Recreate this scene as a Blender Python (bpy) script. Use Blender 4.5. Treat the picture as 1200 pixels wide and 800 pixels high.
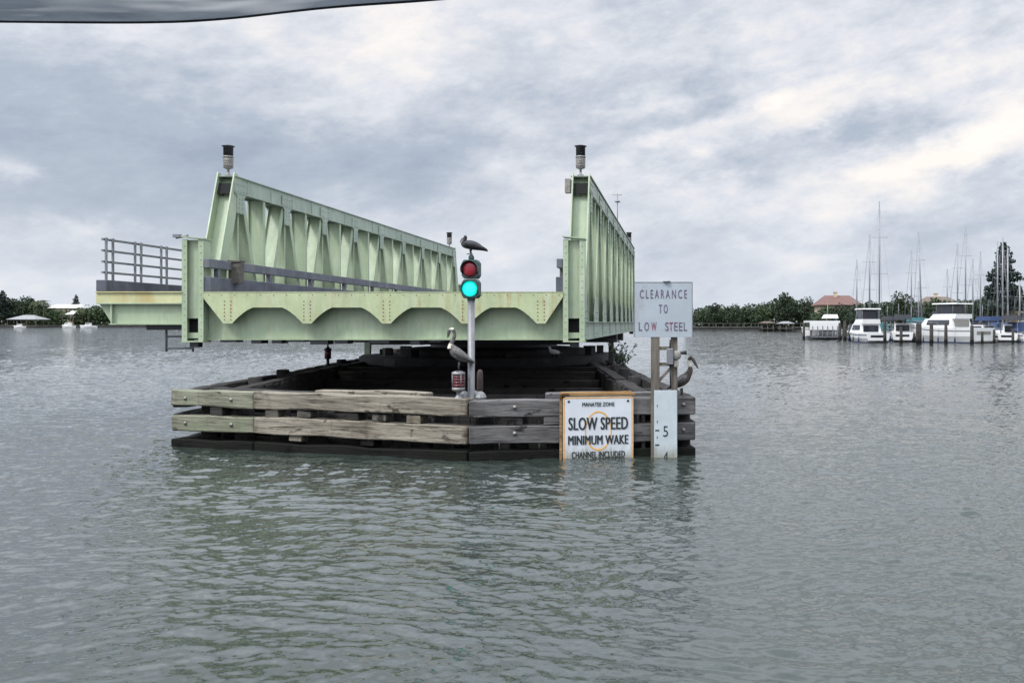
import bpy, bmesh, math, random
import numpy as np
from mathutils import Vector, Matrix
for o in list(bpy.data.objects): bpy.data.objects.remove(o)
sc = bpy.context.scene
COL = sc.collection
R = math.radians
CAMH = 2.35; F = 1100.0; CX = 796.0; CY = 378.0      # photo geometry: focal length and optical axis in 1200 px units

# ------------------------------------------------------------------ camera
cd = bpy.data.cameras.new('camera'); cam = bpy.data.objects.new('camera', cd); COL.objects.link(cam)
cam.location = (0, 0, CAMH); cam.rotation_euler = (R(90), 0, 0)
cd.sensor_fit = 'HORIZONTAL'; cd.sensor_width = 36; cd.lens = 36*F/1200
cd.shift_x = -(CX-600)/1200; cd.shift_y = -(400-CY)/1200
cd.clip_start = 0.05; cd.clip_end = 9000
sc.camera = cam
sc.view_settings.view_transform = 'Standard'; sc.view_settings.look = 'None'
sc.view_settings.exposure = 0.18; sc.view_settings.gamma = 1

# ------------------------------------------------------------------ sun
SUN = Vector((-0.66, -0.60, 1.12)).normalized()
sl = bpy.data.lights.new('sun', 'SUN'); sun = bpy.data.objects.new('sun', sl); COL.objects.link(sun)
sl.energy = 2.2; sl.angle = R(10); sl.color = (1, .955, .88)
sun.rotation_euler = SUN.to_track_quat('Z', 'Y').to_euler(); sun.location = (-20, -20, 40)

# ------------------------------------------------------------------ node helpers
class NT:
    def __init__(s, nt): s.nt = nt; s.n = nt.nodes; s.l = nt.links
    def add(s, t, **kw):
        n = s.n.new(t)
        for k, v in kw.items(): setattr(n, k, v)
        return n
    def put(s, sock, v):
        if isinstance(v, bpy.types.NodeSocket): s.l.new(v, sock)
        else: sock.default_value = v
    def math(s, op, a, b=0.0, c=None, clamp=False):
        n = s.add('ShaderNodeMath', operation=op, use_clamp=clamp)
        s.put(n.inputs[0], a); s.put(n.inputs[1], b)
        if c is not None: s.put(n.inputs[2], c)
        return n.outputs[0]
    def mix(s, f, a, b, blend='MIX'):
        n = s.add('ShaderNodeMix', data_type='RGBA', blend_type=blend)
        s.put(n.inputs[0], f); s.put(n.inputs[6], a if isinstance(a, bpy.types.NodeSocket) else (*a, 1)); s.put(n.inputs[7], b if isinstance(b, bpy.types.NodeSocket) else (*b, 1))
        return n.outputs[2]
    def noise(s, vec, scale, detail=4, rough=.55, dist=0.0):
        n = s.add('ShaderNodeTexNoise'); s.put(n.inputs['Vector'], vec)
        n.inputs['Scale'].default_value = scale; n.inputs['Detail'].default_value = detail
        n.inputs['Roughness'].default_value = rough; n.inputs['Distortion'].default_value = dist
        return n.outputs['Fac']
    def ramp(s, f, stops):
        n = s.add('ShaderNodeValToRGB'); s.put(n.inputs[0], f)
        e = n.color_ramp.elements
        while len(e) < len(stops): e.new(.5)
        for i, (p, c) in enumerate(stops):
            e[i].position = p; e[i].color = (*c, 1) if len(c) == 3 else c
        return n.outputs[0]
    def mapr(s, v, a, b, c=0.0, d=1.0):
        n = s.add('ShaderNodeMapRange'); n.clamp = True
        s.put(n.inputs[0], v)
        for i, q in zip((1, 2, 3, 4), (a, b, c, d)): n.inputs[i].default_value = q
        return n.outputs[0]
    def scalev(s, vec, sca):
        n = s.add('ShaderNodeVectorMath', operation='MULTIPLY'); s.put(n.inputs[0], vec); n.inputs[1].default_value = sca
        return n.outputs[0]

# ------------------------------------------------------------------ sky
W = bpy.data.worlds.new('World'); sc.world = W; W.use_nodes = True
t = NT(W.node_tree); t.n.clear()
out = t.add('ShaderNodeOutputWorld'); bg = t.add('ShaderNodeBackground'); t.l.new(bg.outputs[0], out.inputs[0])
sky = t.add('ShaderNodeTexSky', sky_type='NISHITA'); sky.sun_disc = False
sky.sun_elevation = math.asin(SUN.z); sky.sun_rotation = math.atan2(SUN.x, SUN.y); sky.dust_density = 2.0
SKYS = 0.08
tc = t.add('ShaderNodeTexCoord'); d = tc.outputs['Generated']
sp = t.add('ShaderNodeSeparateXYZ'); t.l.new(d, sp.inputs[0]); dx, dy, dz = sp.outputs
zc = t.math('MAXIMUM', dz, 0.0)
den = t.math('ADD', zc, 0.22)
cb = t.add('ShaderNodeCombineXYZ'); t.l.new(t.math('DIVIDE', dx, den), cb.inputs[0]); t.l.new(t.math('DIVIDE', dy, den), cb.inputs[1])
cv = cb.outputs[0]
az = t.math('ARCTAN2', dx, dy); el = t.math('ARCSINE', dz)
wn = t.add('ShaderNodeTexNoise'); t.l.new(t.scalev(d, (1, 1, 1.8)), wn.inputs['Vector']); wn.inputs['Scale'].default_value = 9; wn.inputs['Detail'].default_value = 5; wn.inputs['Roughness'].default_value = .6
ws = t.add('ShaderNodeSeparateColor'); t.l.new(wn.outputs['Color'], ws.inputs[0])
az_w = t.math('ADD', az, t.math('MULTIPLY', t.math('SUBTRACT', ws.outputs[0], .5), .20)); el_w = t.math('ADD', el, t.math('MULTIPLY', t.math('SUBTRACT', ws.outputs[1], .5), .085))
rot = t.add('ShaderNodeVectorRotate', rotation_type='Y_AXIS'); t.l.new(d, rot.inputs['Vector']); rot.inputs['Angle'].default_value = R(10)
dv3 = t.scalev(rot.outputs[0], (1, 1, 2.3))
n_big = t.noise(cv, 0.6, 2, .5, .3)
n_mid = t.noise(dv3, 5.5, 5, .60, .2)
n_fine = t.noise(dv3, 19, 6, .68, .1)
val = t.math('ADD', t.math('MULTIPLY', t.math('SUBTRACT', n_big, .5), .55), t.math('MULTIPLY', t.math('SUBTRACT', n_mid, .5), 1.25))
val = t.math('ADD', val, t.math('MULTIPLY', t.math('SUBTRACT', n_fine, .5), 1.0))
# the larger lit and shaded cloud masses, each at its own bearing and elevation
def blob(px, py, rx, ry, amp, tilt=0.0):
    u = (px-CX)/F; v = (CY-py)/F
    a0 = math.atan(u); e0 = math.atan(v*math.cos(a0))
    wob = .0
    da = t.math('SUBTRACT', az_w, a0); de = t.math('SUBTRACT', el_w, e0)
    c, s_ = math.cos(R(tilt)), math.sin(R(tilt))
    p = t.math('ADD', t.math('MULTIPLY', da, c), t.math('MULTIPLY', de, s_))
    q = t.math('SUBTRACT', t.math('MULTIPLY', de, c), t.math('MULTIPLY', da, s_))
    p = t.math('MULTIPLY', p, F/rx*.9); q = t.math('MULTIPLY', q, F/ry)
    r2 = t.math('ADD', t.math('MULTIPLY', p, p), t.math('MULTIPLY', q, q))
    g = t.math('EXPONENT', t.math('MULTIPLY', r2, -1.0))
    return t.math('MULTIPLY', g, amp)
for b in [(330, 45, 170, 45, .36, 0), (470, 45, 110, 50, .20, 0), (620, 40, 150, 50, .14, 0), (880, 30, 160, 35, .10, 0),
          (1105, 182, 115, 30, 1.15, 17), (935, 135, 75, 32, .75, 20), (750, 122, 55, 18, .40, 18), (780, 170, 70, 16, .42, 18), (650, 215, 120, 25, .2, 0),
          (1130, 85, 110, 38, .42, 15), (100, 266, 45, 16, .42, 0), (12, 188, 35, 14, .5, 0), (830, 235, 130, 26, .34, 5), (960, 295, 70, 14, .34, 8),
          (90, 320, 160, 35, .20, 0), (600, 320, 120, 40, .22, 0), (1090, 240, 100, 22, .16, 6), (400, 130, 130, 18, .16, 5),
          (240, 185, 230, 40, -.42, 0), (90, 80, 170, 45, -.30, 0), (480, 200, 150, 35, -.30, 0), (560, 130, 120, 22, -.25, 8),
          (830, 110, 70, 26, -.30, 20), (1040, 130, 80, 25, -.42, 14), (880, 180, 100, 16, -.32, 12), (150, 235, 150, 18, -.35, 0), (1100, 270, 140, 18, -.2, 5)]:
    val = t.math('ADD', val, blob(*b))
b01 = t.mapr(val, -.72, .86)
cloud = t.ramp(b01, [(0.0, (.335, .395, .485)), (.27, (.425, .48, .57)), (.45, (.56, .60, .67)), (.60, (.68, .70, .755)), (.74, (.80, .785, .79)), (1.0, (.95, .89, .84))])
# brighter cloud on the sunward side, behind the viewer
sd = t.add('ShaderNodeVectorMath', operation='DOT_PRODUCT'); t.l.new(d, sd.inputs[0]); sd.inputs[1].default_value = SUN
glow = t.mapr(sd.outputs['Value'], -.15, 1.0)
glow = t.math('MULTIPLY', t.math('POWER', glow, 3.0), 1.6)
glow = t.math('ADD', glow, t.mapr(el, .33, .72, 0.0, 2.5))      # overcast sky brightens towards the zenith
cl2 = t.add('ShaderNodeVectorMath', operation='SCALE'); t.l.new(cloud, cl2.inputs[0]); t.l.new(t.math('ADD', glow, 1.0), cl2.inputs['Scale'])
ns = t.add('ShaderNodeVectorMath', operation='SCALE'); t.l.new(sky.outputs[0], ns.inputs[0]); ns.inputs['Scale'].default_value = SKYS
# thin pale band of air near the horizon, a little clear sky through the thin places
cover = t.mapr(n_mid, .2, .5, .86, 1.0)
mixed = t.mix(cover, ns.outputs[0], cl2.outputs[0])
hz = t.mapr(el, 0.0, .16, .62, 0.0)
mixed = t.mix(hz, mixed, (.64, .685, .755))
t.l.new(mixed, bg.inputs[0]); bg.inputs[1].default_value = 1.0

# ------------------------------------------------------------------ materials
def newmat(name):
    m = bpy.data.materials.new(name); m.use_nodes = True
    t = NT(m.node_tree); b = t.n['Principled BSDF']
    return m, t, b
def ocoord(t): return t.add('ShaderNodeTexCoord').outputs['Object']
def bump(t, b, h, dist=.01, strength=.6):
    n = t.add('ShaderNodeBump'); n.inputs['Distance'].default_value = dist; n.inputs['Strength'].default_value = strength
    t.put(n.inputs['Height'], h); t.l.new(n.outputs[0], b.inputs['Normal'])
def plain(name, c, rough=.6, var=.18, scale=6, metal=0.0, bmp=.0, dirt=None, dirt_amt=.3):
    m, t, b = newmat(name); v = ocoord(t)
    n = t.noise(v, scale, 5, .6)
    lo = tuple(x*(1-var) for x in c); hi = tuple(min(1, x*(1+var)) for x in c)
    col = t.mix(t.mapr(n, .3, .7), lo, hi)
    if dirt:
        n2 = t.noise(t.scalev(v, (1, 1, .35)), scale*.6, 8, .68, .6)
        col = t.mix(t.mapr(n2, .66-dirt_amt*.35, .82-dirt_amt*.2), col, dirt)
    t.l.new(col, b.inputs['Base Color']); b.inputs['Roughness'].default_value = rough; b.inputs['Metallic'].default_value = metal
    if bmp: bump(t, b, t.noise(v, scale*4, 5, .6), bmp)
    return m
def paint_mat(name, c, rust=.25, rough=.45):
    """weathered bridge paint: chalky patches, vertical rust runs, speckled rust spots"""
    m, t, b = newmat(name); v = ocoord(t)
    n = t.noise(v, 1.1, 6, .6)
    col = t.mix(t.mapr(n, .3, .7), tuple(x*.86 for x in c), tuple(x*1.08 for x in c))
    chalk = t.noise(t.scalev(v, (2.2, 2.2, .5)), 2.0, 6, .65)
    col = t.mix(t.math('MULTIPLY', t.mapr(chalk, .5, .75), .35), col, (.62, .66, .54))
    run = t.noise(t.scalev(v, (5.5, 5.5, .22)), 1.3, 6, .6)
    spot = t.noise(v, 3.2, 7, .7)
    rm = t.math('MULTIPLY', t.mapr(run, *((.60, .80) if rust < 1 else (.53, .70))), t.mapr(spot, .42, .62))
    col = t.mix(t.math('MULTIPLY', rm, min(1, rust*2.6), clamp=True), col, (.34, .20, .075))
    sp2 = t.noise(v, 26, 3, .6)
    col = t.mix(t.math('MULTIPLY', t.mapr(sp2, .68, .74), rust*1.6, clamp=True), col, (.16, .085, .04))
    grime = t.noise(t.scalev(v, (3, 3, .8)), 1.7, 7, .7, .4)
    col = t.mix(t.math('MULTIPLY', t.mapr(grime, .52, .8), .42), col, (.13, .16, .12))
    t.l.new(col, b.inputs['Base Color']); b.inputs['Roughness'].default_value = rough
    bump(t, b, t.noise(v, 9, 5, .6), .006, .5)
    return m
def wood_mat(name, c, dark, green=None, rough=.85, crack=.5):
    """sawn timber, grain along local X"""
    m, t, b = newmat(name); v = ocoord(t)
    oi = t.add('ShaderNodeObjectInfo')
    ov = t.add('ShaderNodeVectorMath', operation='ADD'); t.l.new(v, ov.inputs[0])
    rv = t.add('ShaderNodeCombineXYZ'); t.l.new(t.math('MULTIPLY', oi.outputs['Random'], 37.0), rv.inputs[0]); t.l.new(rv.outputs[0], ov.inputs[1])
    v = ov.outputs[0]
    g = t.noise(t.scalev(v, (.9, 14, 14)), 1.6, 6, .65, .35)
    big = t.noise(t.scalev(v, (.8, 2, 2)), 1.4, 5, .6)
    ck = t.noise(t.scalev(v, (.55, 11, 11)), 2.4, 8, .7, 1.1)
    kn = t.noise(t.scalev(v, (1.6, 2.4, 2.4)), 2.1, 3, .5)
    f = t.math('ADD', t.math('MULTIPLY', g, .6), t.math('MULTIPLY', big, .45))
    col = t.mix(t.mapr(f, .36, .68), dark, c)
    col = t.mix(t.math('MULTIPLY', t.mapr(ck, .515, .62), crack), col, tuple(x*.22 for x in dark))
    col = t.mix(t.math('MULTIPLY', t.mapr(kn, .64, .70), .85), col, tuple(x*.25 for x in dark))
    gx = t.add('ShaderNodeSeparateXYZ'); t.l.new(t.add('ShaderNodeTexCoord').outputs['Generated'], gx.inputs[0])
    ed = t.math('ABSOLUTE', t.math('SUBTRACT', gx.outputs[0], .5))
    ed = t.math('ADD', ed, t.math('MULTIPLY', t.math('SUBTRACT', ck, .5), .25))
    col = t.mix(t.math('MULTIPLY', t.mapr(ed, .47, .54), .7), col, tuple(x*.45 for x in dark))
    st_ = t.noise(t.scalev(v, (3.2, 3.2, .7)), 1.5, 5, .65)
    col = t.mix(t.math('MULTIPLY', t.mapr(st_, .58, .70), .45), col, (dark[0]*.75, dark[1]*.6, dark[2]*.5))
    if green: col = t.mix(t.math('MULTIPLY', t.mapr(t.noise(v, 1.3, 4), .42, .62), .6), col, green)
    t.l.new(col, b.inputs['Base Color']); b.inputs['Roughness'].default_value = rough; b.inputs['Specular IOR Level'].default_value = .15
    bump(t, b, t.math('ADD', g, t.math('MULTIPLY', ck, -1.0)), .018, .8)
    return m
M = {}
M['green'] = paint_mat('pale_green_paint', (.315, .385, .258), .5)
M['green_rusty'] = paint_mat('rust_stained_green_paint', (.385, .435, .255), 1.1)
M['chord'] = paint_mat('chord_paint', (.265, .325, .262), .3)
M['flange_rust'] = plain('rust_yellow_flange', (.47, .47, .26), .6, .2, 1.2, dirt=(.40, .29, .10), dirt_amt=.55)
M['shade_black'] = plain('painted_recess_shade', (.004, .004, .004), .9)  # black for plates that paint the shade inside post and column gaps
M['grey_rail'] = plain('grey_blue_timber_rail', (.10, .107, .126), .75, .25, 3, bmp=.004, dirt=(.18, .18, .18), dirt_amt=.35)
M['curb'] = plain('blue_grey_curb', (.078, .083, .104), .8, .3, 2.5, bmp=.004, dirt=(.16, .15, .14), dirt_amt=.35)
M['steel_grey'] = plain('galvanised_rail', (.18, .185, .197), .5, .2, 5, metal=.3)
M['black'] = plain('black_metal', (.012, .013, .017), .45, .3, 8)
M['lens_grey'] = plain('lantern_glass', (.20, .19, .17), .15, .35, 14)
M['silver'] = plain('silver_paint', (.19, .19, .19), .45, .2, 9, metal=.3, dirt=(.22, .18, .15), dirt_amt=.35)
M['red_lens'] = plain('red_lens', (.22, .012, .024), .25, .2, 10)
M['red_glass'] = plain('dark_red_glass', (.085, .013, .02), .2, .5, 12)
M['pole'] = plain('grey_galvanised_pole', (.175, .175, .18), .45, .18, 7, metal=.25, dirt=(.25, .2, .15), dirt_amt=.15)
M['housing'] = plain('signal_housing_green', (.028, .06, .055), .5, .25, 9)
m, t_, b_ = newmat('lit_green_lens'); b_.inputs['Base Color'].default_value = (.02, .5, .42, 1)
gv = t_.add('ShaderNodeTexCoord').outputs['Generated']
b_.inputs['Emission Color'].default_value = (.0, .80, .70, 1)
gs = t_.add('ShaderNodeVectorMath', operation='DISTANCE'); t_.l.new(gv, gs.inputs[0]); gs.inputs[1].default_value = (.5, .5, .5)
wv = t_.add('ShaderNodeTexVoronoi'); wv.inputs['Scale'].default_value = 16; t_.l.new(gv, wv.inputs['Vector'])
t_.l.new(t_.math('MULTIPLY', t_.mapr(gs.outputs['Value'], .1, .6, 1.25, .75), t_.mapr(wv.outputs['Distance'], 0, .6, 1.1, .85)), b_.inputs['Emission Strength']); M['lit_green'] = m
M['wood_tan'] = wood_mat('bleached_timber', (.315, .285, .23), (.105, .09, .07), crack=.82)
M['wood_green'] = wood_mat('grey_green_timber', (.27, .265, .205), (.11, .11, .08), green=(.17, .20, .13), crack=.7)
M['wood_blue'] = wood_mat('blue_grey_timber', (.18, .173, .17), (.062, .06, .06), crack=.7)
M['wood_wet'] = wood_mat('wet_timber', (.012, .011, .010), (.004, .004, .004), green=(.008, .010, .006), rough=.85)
M['wood_black'] = wood_mat('creosoted_shaded_timber', (.050, .046, .044), (.018, .017, .017), rough=.9, crack=.4)  # near-black holds creosote plus shade inside the fender, painted into the colour
M['pile'] = wood_mat('grey_pile', (.15, .14, .12), (.06, .055, .05))
M['piling_wood'] = wood_mat('weathered_piling', (.085, .08, .072), (.035, .033, .03))
M['post'] = wood_mat('brown_grey_post', (.20, .175, .145), (.09, .08, .07))
M['concrete_dark'] = plain('stained_shaded_concrete', (.034, .033, .033), .9, .45, 1.6, bmp=.01, dirt=(.065, .06, .055), dirt_amt=.3)  # shade under the span is painted into this near-black colour
M['sign_white'] = plain('sign_white', (.52, .55, .58), .45, .07, 3, dirt=(.50, .49, .46), dirt_amt=.12)
M['sign_pale'] = plain('faded_sign_blue_grey', (.31, .35, .385), .55, .07, 3, dirt=(.23, .235, .24), dirt_amt=.3)
M['orange'] = plain('orange_border', (.62, .32, .075), .5, .2, 12)
M['ink'] = plain('sign_ink', (.012, .018, .022), .6, .2, 8)
M['ink_purple'] = plain('faded_purple_lettering', (.10, .07, .125), .6, .35, 14)
M['ink_red'] = plain('red_lettering', (.20, .03, .07), .6, .4, 14)
M['brown_board'] = wood_mat('orange_brown_board', (.36, .22, .10), (.18, .11, .05))
M['gauge'] = plain('gauge_white', (.39, .44, .46), .5, .08, 4, dirt=(.3, .3, .26), dirt_amt=.25)
M['bolt'] = plain('galvanised_bolt', (.20, .19, .17), .5, .2, 20, metal=.4)
M['stub_brown'] = plain('dark_rusty_brown', (.05, .034, .028), .8, .4, 10)
M['rust'] = plain('rusty_bolt', (.20, .10, .04), .8, .3, 20)
M['white_gel'] = plain('white_gelcoat', (.62, .62, .61), .25, .04, 2)
M['white_gel_dim'] = plain('cream_gelcoat', (.66, .65, .61), .3, .05, 2)
M['window_dark'] = plain('tinted_glass', (.018, .022, .028), .08, .2, 3)
M['blue_canvas'] = plain('blue_canvas', (.022, .042, .105), .8, .25, 3)
M['dark_canvas'] = plain('charcoal_canvas', (.03, .034, .042), .85, .25, 3)
M['teal_canvas'] = plain('teal_canvas', (.03, .12, .13), .8, .25, 3)
M['mast'] = plain('mast_aluminium', (.20, .21, .225), .4, .1, 1, metal=.2)
M['stripe'] = plain('boot_stripe', (.03, .04, .08), .4, .2, 3)
M['roof_red'] = plain('terracotta_tiles', (.115, .058, .047), .8, .25, 2.5, bmp=.05)
M['roof_grey'] = plain('grey_shingle', (.20, .20, .205), .8, .2, 2.0, bmp=.03)
M['roof_brown'] = plain('brown_thatch', (.11, .085, .065), .9, .25, 2.0)
M['wall_white'] = plain('white_stucco', (.60, .59, .55), .8, .05, 1)
M['wall_tan'] = plain('tan_stucco', (.45, .37, .27), .8, .08, 1)
M['seawall'] = plain('seawall_concrete', (.085, .083, .078), .9, .3, .8)
M['ground'] = plain('shore_ground', (.06, .07, .035), .95, .35, .15)
M['trunk'] = wood_mat('bark', (.13, .105, .08), (.05, .04, .03))
M['bird_grey'] = plain('grey_brown_plumage', (.10, .094, .092), .85, .6, 22, bmp=.006)
M['bird_dark'] = plain('dark_plumage', (.025, .024, .028), .8, .45, 24, bmp=.006)
M['bird_pale'] = plain('pale_plumage', (.52, .50, .42), .85, .2, 22)
M['bird_brown'] = plain('brown_plumage', (.065, .052, .043), .85, .5, 26, bmp=.006)
M['bird_bill'] = plain('bill_horn', (.06, .056, .054), .55, .3, 12)
M['bird_white'] = plain('white_plumage', (.85, .85, .84), .8, .05, 20)
def leaf_mat(name, c, c2):
    m, t, b = newmat(name); v = ocoord(t)
    oi = t.add('ShaderNodeObjectInfo')
    n = t.noise(v, .55, 4, .6); n2 = t.noise(v, 3.5, 3, .6)
    f = t.math('ADD', t.math('MULTIPLY', t.mapr(n, .35, .65), .6), t.math('MULTIPLY', t.mapr(n2, .3, .7), .4))
    col = t.mix(f, c, c2)
    col = t.mix(t.math('MULTIPLY', oi.outputs['Random'], .35), col, tuple(x*.55 for x in c))
    t.l.new(col, b.inputs['Base Color']); b.inputs['Roughness'].default_value = .75
    b.inputs['Specular IOR Level'].default_value = .2
    return m
M['leaf_dark'] = leaf_mat('dark_foliage', (.020, .033, .019), (.050, .070, .036))
M['leaf_mid'] = leaf_mat('mid_foliage', (.024, .042, .020), (.062, .088, .036))
M['leaf_palm'] = leaf_mat('palm_foliage', (.040, .058, .028), (.095, .115, .055))
M['leaf_conifer'] = leaf_mat('conifer_foliage', (.018, .030, .027), (.045, .062, .050))
for nm_ in ('sign_white', 'gauge'):
    m = M[nm_].copy(); t = NT(m.node_tree); b = t.n['Principled BSDF']; src = b.inputs['Base Color'].links[0].from_socket; v = ocoord(t)
    z_ = t.add('ShaderNodeSeparateXYZ'); t.l.new(v, z_.inputs[0])
    hgt = t.math('ADD', z_.outputs[2], t.math('MULTIPLY', t.math('SUBTRACT', t.noise(t.scalev(v, (4, 4, 1.2)), 3.5, 6, .7), .5), -.5))
    c2 = t.mix(t.mapr(hgt, .22, -.02, 0, .75), src, (.17, .16, .10))
    drip = t.math('MULTIPLY', t.mapr(t.noise(t.scalev(v, (14, 14, .7)), 1.2, 5, .65), .60, .78), t.mapr(t.noise(v, 2.5, 3), .45, .6))
    c2 = t.mix(t.math('MULTIPLY', drip, .5), c2, (.36, .27, .16)); t.l.new(c2, b.inputs['Base Color']); M[nm_] = m
# boat canopy canvas
m, t_, b_ = newmat('grey_canvas'); v = ocoord(t_)
f = t_.noise(t_.scalev(v, (1, 3, 3)), 4, 6, .65, .6); wv = t_.noise(v, 160, 2, .5); big = t_.noise(t_.scalev(v, (1.2, 5, 5)), 1.6, 3, .5)
c_ = t_.mix(t_.mapr(f, .3, .7), (.05, .06, .072), (.11, .125, .14)); c_ = t_.mix(t_.mapr(big, .52, .64), c_, (.34, .34, .34))
t_.l.new(c_, b_.inputs['Base Color']); b_.inputs['Roughness'].default_value = .9; bump(t_, b_, t_.math('ADD', f, t_.math('MULTIPLY', wv, .3)), .006); M['canvas'] = m
tr = t_.add('ShaderNodeBsdfTranslucent'); t_.l.new(c_, tr.inputs[0]); mx = t_.add('ShaderNodeMixShader'); mx.inputs[0].default_value = .6
t_.l.new(b_.outputs[0], mx.inputs[1]); t_.l.new(tr.outputs[0], mx.inputs[2]); t_.l.new(mx.outputs[0], t_.n['Material Output'].inputs[0])
# water
m, t_, b_ = newmat('bay_water')
v = t_.add('ShaderNodeNewGeometry').outputs['Position']
pz = t_.add('ShaderNodeSeparateXYZ'); t_.l.new(v, pz.inputs[0])
patch = t_.noise(t_.scalev(v, (.5, 1.0, 1)), .10, 4, .55)
def slopes(scale, amp, detail):
    # ripple slopes too fine for the mesh: a random tilt of the normal, stronger along the wind
    n = t_.add('ShaderNodeTexNoise'); t_.l.new(t_.scalev(v, (.75, 1.15, 1)), n.inputs['Vector']); n.inputs['Scale'].default_value = scale; n.inputs['Detail'].default_value = detail; n.inputs['Roughness'].default_value = .55
    a = t_.add('ShaderNodeVectorMath', operation='SUBTRACT'); t_.l.new(n.outputs['Color'], a.inputs[0]); a.inputs[1].default_value = (.5, .5, .5)
    b = t_.add('ShaderNodeVectorMath', operation='MULTIPLY'); t_.l.new(a.outputs[0], b.inputs[0]); b.inputs[1].default_value = (.65, 1, 0)
    c = t_.add('ShaderNodeVectorMath', operation='SCALE'); t_.l.new(b.outputs[0], c.inputs[0]); t_.put(c.inputs['Scale'], amp); return c.outputs[0]
pm = t_.mapr(patch, .3, .7, .65, 1.25)
far = t_.mapr(pz.outputs[1], 14, 110, 0, 1)
nv = t_.add('ShaderNodeNewGeometry').outputs['Normal']
for sc_w, a_near, a_far, det in ((1.6, .0, .9, 2), (5.5, .24, 1.1, 3), (16.0, .46, .8, 2)):
    ad = t_.add('ShaderNodeVectorMath', operation='ADD'); t_.l.new(nv, ad.inputs[0])
    t_.l.new(slopes(sc_w, t_.math('MULTIPLY', pm, t_.mapr(far, 0, 1, a_near, a_far)), det), ad.inputs[1]); nv = ad.outputs[0]
nm = t_.add('ShaderNodeVectorMath', operation='NORMALIZE'); t_.l.new(nv, nm.inputs[0]); t_.l.new(nm.outputs[0], b_.inputs['Normal'])
mk = t_.noise(v, .06, 3, .5)
t_.l.new(t_.mix(t_.mapr(mk, .35, .65), (.020, .028, .024), (.029, .036, .031)), b_.inputs['Base Color'])
b_.inputs['Roughness'].default_value = .05; b_.inputs['IOR'].default_value = 1.5
M['water'] = m

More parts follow.
